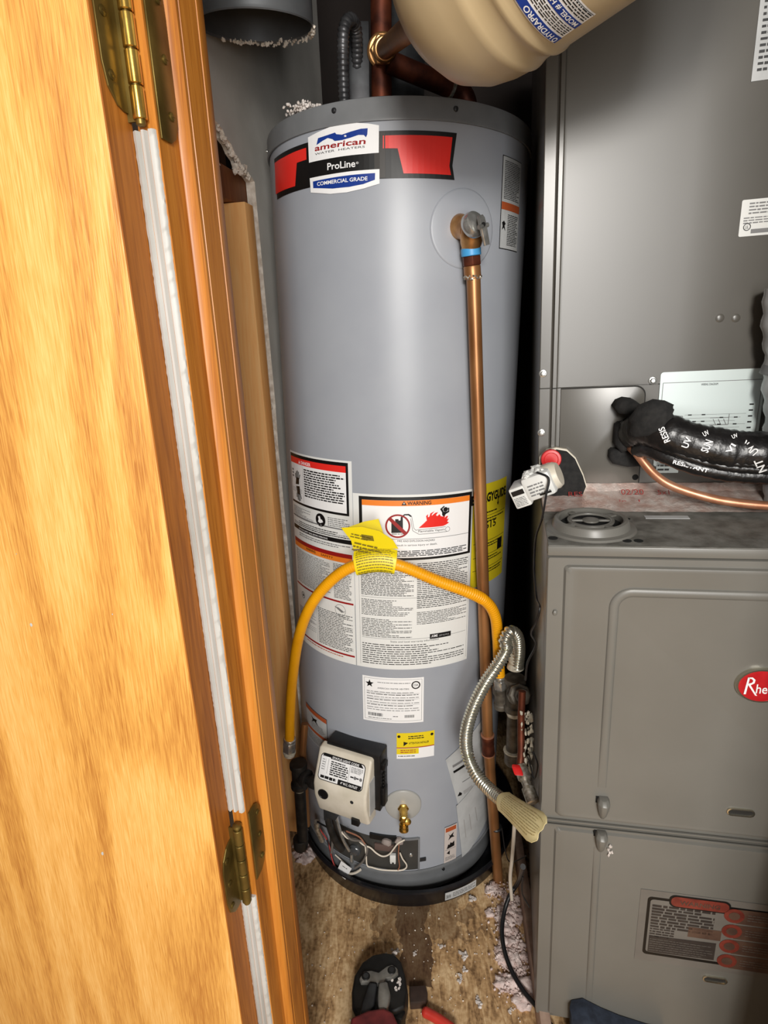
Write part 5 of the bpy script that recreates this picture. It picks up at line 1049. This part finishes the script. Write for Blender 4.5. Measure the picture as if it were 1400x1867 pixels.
mb = MB(); mb.lathe(cen+fs_*.026, fs_, [(.0115, 0), (.0115, .010), (.0190, .011), (.0200, .014), (.0200, .024), (.0180, .026), (.0120, .027), (.0120, .05)], 8); mb.build('union', M['iron_grey'], MN, bevel=.0008)
mb = MB(); mb.lathe(cen+md*.030, md, [(.0128, 0), (.0128, (n1-cen).length-.02)], 24); mb.build('nipple', M['iron_grey'], MN)
mb = MB(); mb.lathe(cen+md*.036, md, [(.0142, 0), (.0150, .003), (.0128, .010)], 24); mb.build('thread_tape', M['tape_w'], MN)
mb = MB(); mb.lathe(n1-md*.006, md, [(.0150, 0), (.0172, .002), (.0172, .008), (.0162, .010), (.0162, .026), (.0135, .031), (.005, .032)], 28); mb.build('cap', M['iron_grey'], MN, 'grey pipe cap')
mb = MB(); mb.lathe(n1-md*.0075, md, [(.0130, 0), (.0180, .001), (.0180, .0035), (.0150, .004)], 28); mb.build('cap_bead', M['tape_w'], MN)
# supply pipe behind, with small shutoff valve
SV = thing('shutoff_valve', fpt(955, 1440, .12)-UP*.05, 'small shutoff valve with a red handle between furnace and flexible conduit', 'valve')
a_, b_ = fpt(948, 1395, .10), fpt(968, 1452, .06); dd = (b_-a_).normalized()
mb = MB(); mb.lathe(a_, dd, [(.008, 0), (.011, .006), (.011, .022), (.0075, .026), (.0075, .034), (.0105, .036), (.0105, .058), (.008, .060)], 16); mb.build('valve_body', M['solder'], SV)
mb = MB(); mb.box(frame(fpt(944, 1404, .085), fx, fy, dd), -.008, .007, -.004, .004, -.007, .007); mb.build('red_handle', M['redp'], SV, 'red handle', bevel=.002)
mb = MB(); mb.tube(smooth([a_, fpt(950, 1370, .11), fpt(950, 1310, .13), fpt(952, 1260, .14)]), .006, 12); mb.build('supply_tube', M['copper_dark'], SV)
rag = MB()
for k in range(70): rag.blob(fpt(random.uniform(950, 970), random.uniform(1300, 1430), random.uniform(.10, .14)), random.uniform(.001, .0035), 0, sc=(1, 1, 2.2), rough=.5)
rag.build('pipe_dope_smears', M['tape_w'], SV, 'ragged whitish sealant and tape scraps', kind='stuff')
mb = MB(); mb.tube(smooth([fpt(962, 1380, .10), fpt(968, 1400, .08), fpt(974, 1420, .07), fpt(980, 1395, .07), fpt(972, 1370, .08)]), .0012, 6); mb.build('loose_lead', M['wirek'], SV)

# ================================================================== flexible steel conduit with its cream tag
fp_ = [(943, 1215, .925), (946, 1185, .92), (942, 1160, .91), (930, 1152, .90), (921, 1168, .893), (923, 1185, .89), (905, 1215, .88), (882, 1250, .875), (862, 1292, .87), (850, 1335, .865), (852, 1375, .86), (868, 1412, .835), (895, 1442, .80), (925, 1466, .755), (950, 1484, .715)]
fpts, fl = resample(smooth([atY(*p) for p in fp_], 12), .00095)
mb = MB(); mb.tube(fpts, .0105, 16, rf=lambda i: 1+.12*math.cos(i*2*math.pi/6)); 
FC = mb.build('flexible_conduit', M['flex'], label='ribbed silver flexible conduit curving in front of the copper pipe', cat='conduit', angle=85)
CT_ = thing('cream_tag', atY(985, 1540, .66), 'cream paper tag hanging on the lower end of the ribbed conduit', 'tag')
c0, c1_ = atY(925, 1466, .748), atY(982, 1512, .655); td = (c1_-c0).normalized(); fcd = (CAM-c0); fcd = (fcd-td*fcd.dot(td)).normalized(); sd_ = td.cross(fcd)
LN = (c1_-c0).length; L_ = []
for t, w, bow in ((-.12, .0165, .013), (0, .0165, .013), (.25, .0175, .0125), (.6, .0200, .011), (.9, .0225, .007), (1.02, .0205, .004), (1.10, .0135, .002)):
    p = c0+td*(LN*t); row = []
    for k in range(13): a = -1+2*k/12; row.append(p+sd_*(w*a)+fcd*(bow*(1-a*a)+.001*math.sin(6*a)*t+.001))
    L_.append(row+[q-fcd*.0007 for q in row[::-1]])
mb = MB(); mb.loft(L_); tg = mb.build('tag_sheet', M['cream_tag'], CT_, angle=60)
def tgp(u, v, off):
    x = u*6; i = min(int(x), 5); f_ = x-i; y = v*12; j = min(int(y), 11); g2 = y-j
    return (L_[i][j].lerp(L_[i][j+1], g2)).lerp(L_[i+1][j].lerp(L_[i+1][j+1], g2), f_)+fcd*(.0007+off)
d = Decal(lambda s, zz, off: tgp(min(max(s, 0), 1), min(max(zz, 0), 1), off)); d.off = lambda L: .0005
mk2 = mat('tag_faint', (168, 150, 100), .6); d.fine((.2, .9), (.92, .12), 9, mk2, 0, px=False, word=.05, fill=.3, ragged=.5); d.build('tag_print', tg)

# ================================================================== expansion tank and overhead pipes
EA = Vector((math.cos(-.785)*math.cos(.238), math.sin(-.785)*math.cos(.238), math.sin(.238))); E0 = Vector((.048, .737, ZC+.328)); ER = .1
ET = thing('expansion_tank', E0+EA*.18-UP*.1, 'beige steel expansion tank slung overhead above the grey water heater', 'expansion tank')
mb = MB(); mb.lathe(E0, EA, [(.001, -.006), (.03, -.004), (.058, .006), (.080, .024), (.093, .048), (.0985, .070), (.1000, .086), (.1015, .0905), (.1000, .095), (.0985, .1015), (.0985, .110), (.1000, .1145), (.1018, .1175), (.1018, .1205), (.1003, .1235), (.1, .127), (.1, .30), (.098, .325), (.088, .352), (.066, .374), (.03, .386), (.001, .388)], 96); mb.build('tank_shell', M['beige'], ET, angle=60)
g1 = (CAM-E0); g1 = (g1-EA*g1.dot(EA)).normalized(); g2_ = EA.cross(g1); g2_ = g2_
def emap(s, zz, off): a = s/ER; return E0-EA*zz+(g1*math.cos(a)+g2_*math.sin(a))*(ER+off)
def einv(x, y): P_ = cyl_hit(x, y, E0, EA, ER)-E0; return (math.atan2(P_.dot(g2_), P_.dot(g1))*ER, -P_.dot(EA))
b0 = einv(1010, 77); b1 = einv(945, 2); sgn = 1 if b1[0] > b0[0] else -1
bm_ = lambda s, zz, off: emap(b0[0]+sgn*s, zz, off)
c_end = einv(1099, 30)
d = Decal(bm_, None, .008); zt = b0[1]+.0005; zb = c_end[1]; S = .15
H_ = zt-zb
d.rect((0, zt), (S, zb), M['wht'], 0, px=False); d.rect((.0012, zt-.0012), (S-.0012, zb+.0012), M['grey'], 1, px=False); d.rect((.0018, zt-.0018), (S-.0018, zb+.0018), M['wht'], 2, px=False)
bh_ = H_*.22; d.rect((.0015, zt-.0015), (S-.0015, zt-bh_), M['blue'], 3, px=False); d.text('HYDRAPRO', (.012, zt-bh_*.80), (.056, zt-bh_*.80), bh_*.55, M['wht'], 4, .02, px=False); d.text('THERMAL', (.064, zt-bh_*.75), (.11, zt-bh_*.75), bh_*.5, M['wht'], 4, px=False)
d.disc((.007, zt-bh_*.5), bh_*.3, M['wht'], 4, r_in=bh_*.18)
d.fine((.004, zt-H_*.26), (S-.004, zt-H_*.50), 5, M['ink'], 3, px=False, word=.006); d.rect((.0018, zt-H_*.53), (S-.0018, zt-H_*.70), M['blue'], 3, px=False); d.text('MODEL # HP-8', (.006, zt-H_*.67), (.058, zt-H_*.67), H_*.105, M['wht'], 4, .02, px=False)
d.fine((.004, zt-H_*.74), (S-.004, zt-H_*.97), 4, M['ink'], 3, px=False, word=.006)
d.build('tank_label', ET, 'blue and white printed label')
d = Decal(emap, einv, .008); q = einv(1190, 4); d.poly([(q[0]-.002*sgn*-1, q[1]+.004), (q[0]+.03*sgn, q[1]+.01), (q[0]+.03*sgn, q[1]-.05), (q[0]-.004*sgn, q[1]-.05)], M['wht'], 0); d.build('lower_label', ET)
# copper pipe from the dome
OP = thing('overhead_copper_pipe', atY(706, 92, 1.07)-UP*.05, 'copper pipe with a brass union leading up to the beige expansion tank', 'pipe')
q0 = E0-EA*.004; q1_ = atY(698, 92, 1.07); pd_ = (q0-q1_).normalized()
mb = MB(); mb.lathe(q1_, pd_, [(.0135, 0), (.0135, (q0-q1_).length)], 24); mb.build('tube', M['copper'], OP)
mb = MB(); mb.lathe(q0-pd_*.030, pd_, [(.0160, 0), (.0172, .002), (.0172, .026), (.016, .030)], 24); mb.build('socket', M['copper_new'], OP)
mb = MB(); mb.lathe(q1_-pd_*.012, pd_, [(.021, 0), (.024, .002), (.024, .007), (.021, .009)], 28); mb.lathe(q1_-pd_*.002, pd_, hexa(.021, .018), 6); mb.lathe(q1_+pd_*.018, pd_, [(.0175, 0), (.0175, .008), (.015, .010)], 28); mb.build('union', M['brass'], OP, 'brass union with a pale rim', bevel=.0008)
tq = q1_-pd_*.02
mb = MB(); mb.lathe(tq-pd_*.03, pd_, [(.016, 0), (.016, .028)], 24); mb.lathe(Vector((tq.x, tq.y, z(.337))), UP, [(.0165, 0), (.0165, tq.z-z(.337)+.16)], 24); mb.build('riser', M['copper_dark'], OP)
CB = thing('cross_pipe', atY(770, 150, 1.0)-UP*.06, 'dark tarnished copper pipe crossing just above the tank top', 'pipe')
a_, b_ = atY(706, 112, 1.07), atY(822, 160, 1.12); dd = (b_-a_).normalized()
mb = MB(); mb.lathe(a_, dd, [(.0155, 0), (.0155, (b_-a_).length)], 24); mb.build('tube', M['copper_dark'], CB)
mb = MB(); mb.lathe(b_-dd*.004, dd, [(.0165, 0), (.0185, .001), (.0185, .005), (.0165, .006)], 28); mb.build('solder_ring', M['solder'], CB)
mb = MB(); mb.tube(smooth([b_-dd*.005, b_+dd*.02, b_+dd*.035-UP*.02, b_+dd*.04-UP*.09]), .016, 20); mb.build('elbow', M['copper_dark'], CB)
mb = MB(); hz_ = z(.336); mb.lathe((TC.x+.005, TC.y+.03, hz_), UP, [(.085, 0), (.085, .004), (.045, .055), (.042, .06), (.042, .45)], 40); mb.build('draft_hood', M['galv'], label='metal draft hood and flue coloured dark for shade, on top of the grey tank', cat='flue')  # dark metal colour stands in for the doorway header's shade
# flexible dark conduit looping over the top
cpts, _ = resample(smooth([atY(628, 185, 1.04), atY(626, 140, 1.03), atY(625, 90, 1.02), atY(627, 55, 1.02), atY(636, 36, 1.03), atY(647, 45, 1.05), atY(651, 80, 1.07), atY(650, 160, 1.10)], 10), .0022)
mb = MB(); mb.tube(cpts, .0085, 12, rf=lambda i: 1.12 if i % 3 == 0 else .93); mb.build('armoured_cable', mat('cable_steel', (92, 92, 94), .4, .6, (64, 64, 66), 60), label='grey ribbed metal cable looping up from behind the tank top', cat='cable', angle=80)
mb = MB(); q = atY(660, 120, 1.08); mb.box(WORLD, q.x-.022, q.x+.012, q.y, q.y+.03, z(.337), q.z+.06); mb.build('junction_box', M['galv'], label='dark metal junction box standing on the tank top behind the cable', cat='box', bevel=.002)
# sheet metal duct hanging open, top left
dc = atY(466, 48, .98); dn_ = Vector((.0, -.17, 1)).normalized()
n = 48; L_ = []; RR = .081
x_, y_, a_ = basis(dn_)
for (r, h) in ((RR, .5), (RR, .004), (RR+.0015, 0), (RR, -.0015), (RR-.0025, .001), (RR-.0025, .5)): L_.append([dc+a_*(h)+(x_*math.cos(2*math.pi*k/n)+y_*math.sin(2*math.pi*k/n))*(r) for k in range(n)])
mb = MB(); mb.loft(L_, caps=(False, False)); du = mb.build('vent_duct', mat('duct_zinc', (104, 106, 108), .45, .4, (84, 86, 88), 14), label='round grey sheet metal duct ending open-mouthed at the top left', cat='duct')
mb = MB()
for k in range(420):
    a = random.uniform(0, 2*math.pi); dv_ = x_*math.cos(a)+y_*math.sin(a)
    if dv_.y < -.05 + .5*(dv_.x < 0) or dv_.x < -.75: continue
    mb.blob(dc+dv_*(RR+random.uniform(-.0015, .0015))-a_*random.uniform(-.002, .003*(1.3+dv_.x)), random.uniform(.0012, .003), 0, rough=.45)
mb.build('mastic_rim', M['gypsum'], du, 'crusty whitish rim', kind='stuff')
mb = MB(); mb.lathe(dc+a_*.05, a_, [(RR-.004, 0), (RR-.004, .002)], 32); mb.build('duct_shade_disc', M['hole'], du)  # black disc added to paint the shade inside the duct mouth
# wool tuft on the tank shoulder
def tuft(c, r, n, m, name, lab, sc=(1, 1, .6), parent=None):
    mb = MB()
    for k in range(n):
        p = Vector((random.gauss(0, 1)*r*sc[0], random.gauss(0, 1)*r*sc[1], abs(random.gauss(0, 1))*r*sc[2])); mb.blob(Vector(c)+p, random.uniform(.06, .20)*r+.001, 0, rough=.5)
    return mb.build(name, m, parent, lab, 'insulation' if not parent else None, kind='stuff', angle=100)
q = tmap(-.175, z(.333), -.012); tuft(q, .010, 220, M['fluff_w'], 'insulation_tuft', 'tuft of whitish insulation lying on the left shoulder of the grey tank')

# ================================================================== floor level: debris, cord, boards, tools
mb = MB(); mb.prism(frame((0, 0, 0), (1, 0, 0), (0, 1, 0), UP), [(0, 0)]*0 or [(0, 0), (.001, 0), (.001, .001)], 0, .001) if False else None
a_, b_ = atZ(946, 1650, .02), atZ(974, 1860, .02); dd = (b_-a_); dd.z = 0; dn2 = dd.normalized(); sx_ = Vector((dn2.y, -dn2.x, 0)); sx_ = sx_ if sx_.x > 0 else -sx_
a_.z = 0; f_ = frame(a_+sx_*.006, sx_, dn2, UP); mb = MB(); mb.box(f_, 0, .018, -.25, .30, 0, .045); mb.build('sill_board', M['sill'], label='narrow pale wooden board on the floor along the furnace side', cat='board', bevel=.002)
from mathutils import noise as mnoise
def mound(mb, c, r, flat):
    bm = bmesh.new(); bmesh.ops.create_icosphere(bm, subdivisions=3, radius=1); o = Vector((random.random()*50, random.random()*50, 0)); vs = []
    for v in bm.verts:
        k = 1+.55*mnoise.noise(v.co*1.6+o)+.35*mnoise.noise(v.co*4.5+o)+.22*mnoise.noise(v.co*11+o)
        vs.append(Vector(c)+Vector((v.co.x*k*r, v.co.y*k*r, max(v.co.z*k, -.1)*r*flat)))
    mb.add(vs, [tuple(q.index for q in f.verts) for f in bm.faces]); bm.free()
def scatter(name, lab, pts, n, r0, r1, m, spread=10, flat=.7, hmax=0.0, mounds=0, mr=(.006, .016)):
    mb = MB()
    for k in range(mounds):
        x, y = random.choice(pts); p = atZ(x+random.gauss(0, spread*.8), y+random.gauss(0, spread*.8), 0); mound(mb, (p.x, p.y, 0), random.uniform(*mr), .7)
    for k in range(n):
        x, y = random.choice(pts) if not callable(pts) else pts(); p = atZ(x+random.gauss(0, spread), y+random.gauss(0, spread), 0); r = random.uniform(r0, r1)
        mb.blob((p.x, p.y, r*flat*.8+random.uniform(0, hmax)), r, 0, sc=(1, 1, flat), rough=.45)
    return mb.build(name, m, None, lab, 'insulation', kind='stuff', angle=100)
scatter('insulation_drift', 'drift of pale pink insulation fluff on the floor beside the furnace', [(930, 1650), (926, 1690), (934, 1720), (940, 1750), (920, 1745), (946, 1790), (930, 1800), (955, 1815), (940, 1770), (915, 1665), (905, 1622)], 1100, .0006, .0028, M['fluff'], 11, .7, .008, 60)
scatter('insulation_drift', 'clump of pinkish insulation on the floor left of the drain pan', [(555, 1540), (562, 1550), (550, 1560), (575, 1552), (560, 1530), (556, 1505), (560, 1480)], 300, .0008, .0030, M['fluff'], 6, .8, .03, 34, (.006, .016))
for (x, y, r) in ((846, 1745, .008), (838, 1785, .006), (803, 1727, .005), (874, 1832, .007), (862, 1640, .008), (722, 1736, .005), (756, 1740, .004), (845, 1770, .005), (930, 1845, .004), (870, 1825, .005)):
    p = atZ(x, y, 0); mb = MB()
    for k in range(7): mb.blob((p.x+random.gauss(0, r*.5), p.y+random.gauss(0, r*.5), r*.4), r*random.uniform(.35, .6), 0, sc=(1, 1, .7), rough=.4)
    mb.build('insulation_flake', M['fluff_w'], label='loose whitish insulation flake on the brown plywood floor', cat='insulation', group='loose insulation flakes on the floor', kind='stuff')
mb = MB()
for k in range(160):
    p = atZ(random.uniform(560, 960), random.uniform(1660, 1866), 0); mb.blob((p.x, p.y, .0008), random.uniform(.0006, .0018), 0, rough=.4)
mb.build('floor_crumbs', M['gypsum'], None, 'tiny pale crumbs strewn over the brown plywood floor', 'debris', kind='stuff')
# black cord
pts = smooth([fpt(968, 1582, -.004)-fx*.012, atZ(946, 1606, .10), atZ(926, 1640, .05), atZ(916, 1682, .026), atZ(917, 1720, .020), atZ(929, 1762, .020), atZ(953, 1805, .020), atZ(984, 1842, .02), atZ(1012, 1880, .02)], 10)
mb = MB(); mb.tube(pts, .0042, 14); mb.build('power_cord', M['wirek'], label='thick black cord curving across the floor beside the furnace', cat='cord')
mb = MB(); mb.tube(smooth([atY(938, 1500, .86), atY(934, 1560, .88), atY(930, 1600, .90), atY(933, 1640, .90)]), .0035, 10); mb.build('ground_wire', M['wirew'], label='pale thin cable hanging behind the cream tag', cat='wire')
mb = MB(); mb.tube(smooth([atY(915, 1510, .93), atY(922, 1555, .92), atY(932, 1572, .91), atY(960, 1560, .88)]), .0012, 6); mb.build('loose_wire', M['wirek'], label='thin dark wire drooping below the conduit tag', cat='wire')
mb = MB(); mb.tube(smooth([fpt(965, 1600, .0)-fx*.01, fpt(966, 1630, -.0)-fx*.012, fpt(974, 1655, 0)-fx*.008]), .0014, 6); mb.build('dangling_wire', M['wirek'], label='short dangling wire end at the lower left furnace corner', cat='wire')
# navy cloth by the furnace foot
L_ = []; ncs = [(1040, 1822), (1062, 1820), (1095, 1836), (1130, 1852), (1180, 1866), (1210, 1872), (1180, 1890), (1040, 1890)]
P_ = [fpt(x, y, -.006) for x, y in ncs]; c = sum(P_, Vector())/len(P_); mb = MB(); mb.loft([[c+(p-c)*s_-fy*t+Vector((random.uniform(-.002, .002), 0, random.uniform(-.002, .002))) for p in P_] for t, s_ in ((0, 1), (.012, 1.02), (.03, .97), (.036, .85))]); mb.build('navy_rag', M['navy'], label='dark navy rag bunched at the foot of the furnace door', cat='cloth', angle=60)

# press tool lying on the floor, seen from above
TL = thing('press_tool', atZ(690, 1800, 0), 'black and red press tool with two silver pins lying on the plywood floor', 'tool')
Z0 = .0
def at_(x, y, h): return atZ(x, y, h)
def plate(name, pl, h0, h1, m, par, lab=None, bev=.0015, shrink=.94):
    b = [at_(x, y, h1) for x, y in pl]; c = sum(b, Vector())/len(b); mb = MB()
    mb.loft([[Vector((p.x, p.y, h0)) for p in b], b, [c+(p-c)*shrink+UP*.004 for p in b]]); return mb.build(name, m, par, lab, bevel=bev)
jaw = plate('jaw', [(700, 1738), (718, 1740), (732, 1755), (740, 1782), (744, 1812), (738, 1838), (722, 1846), (650, 1858), (642, 1840), (641, 1810), (646, 1780), (660, 1756), (680, 1742)], .006, .045, M['toolblk'], TL, 'rounded black jaw')
plate('link_plate', [(655, 1785), (662, 1774), (676, 1772), (690, 1776), (706, 1764), (716, 1761), (725, 1767), (726, 1776), (716, 1784), (704, 1786), (698, 1800), (690, 1796), (668, 1793), (658, 1793)], .047, .053, M['toolgrey'], TL, 'silver link plate', .001)
for x, y in ((667, 1782), (714, 1771)):
    p = at_(x, y, .054); mb = MB(); mb.lathe(p, UP, [(.0078, 0), (.0078, .003), (.006, .004)], 24); pn = mb.build('pivot_pin', M['toolblk'], TL, bevel=.0005)
    mb = MB(); mb.lathe(p+UP*.004, UP, [(.0045, 0), (.0045, .0012), (.003, .0014)], 20); mb.build('pin_head', M['galv'], pn)
plate('lever_arm', [(674, 1792), (688, 1794), (682, 1835), (672, 1856), (655, 1858), (660, 1830)], .045, .060, M['galv'], TL, None, .003)
plate('yoke', [(690, 1793), (706, 1790), (712, 1815), (706, 1842), (690, 1846), (688, 1820)], .045, .062, M['toolgrey'], TL, 'grey cast yoke', .003)
plate('tool_body', [(640, 1856), (672, 1842), (700, 1838), (716, 1846), (726, 1868), (732, 1930), (724, 2020), (706, 2060), (664, 2060), (644, 2020), (632, 1930)], .01, .068, M['redtool'], TL, 'dusty red tool housing', .004)
plate('collar', [(712, 1842), (736, 1836), (740, 1850), (732, 1862), (716, 1858)], .006, .035, M['toolblk'], TL, None, .002)
mb = MB()
for k in range(9): p = at_(random.uniform(714, 730), random.uniform(1786, 1808), .05); mb.blob(p, random.uniform(.002, .004), 0, rough=.4)
p = at_(720, 1738, .04)
for k in range(5): mb.blob(p+Vector((random.uniform(-.004, .004), 0, 0)), .003, 0, rough=.4)
mb.build('lint', M['fluff_w'], TL, 'white bits of lint', kind='stuff')
plate_c = [(746, 1798), (776, 1796), (780, 1812), (776, 1826), (748, 1828)]
b = [at_(x, y, .018) for x, y in plate_c]; mb = MB(); mb.loft([[Vector((p.x, p.y, 0)) for p in b], b]); mb.build('angle_bracket', mat('bracket_brown', (74, 56, 48), .6, .2, (52, 40, 34), 40), label='small dark brown metal bracket on the floor right of the press tool', cat='bracket', bevel=.0012)
pr = [at_(770, 1843, .014), at_(785, 1850, .014), at_(805, 1862, .014), at_(830, 1880, .014)]
mb = MB(); mb.tube(smooth(pr, 6), .0085, 16, rf=lambda i: .55 if i == 0 else (.85 if i == 1 else 1)); mb.build('pliers_handle', M['redgrip'], label='bright red rubber grip poking in at the bottom edge', cat='tool')
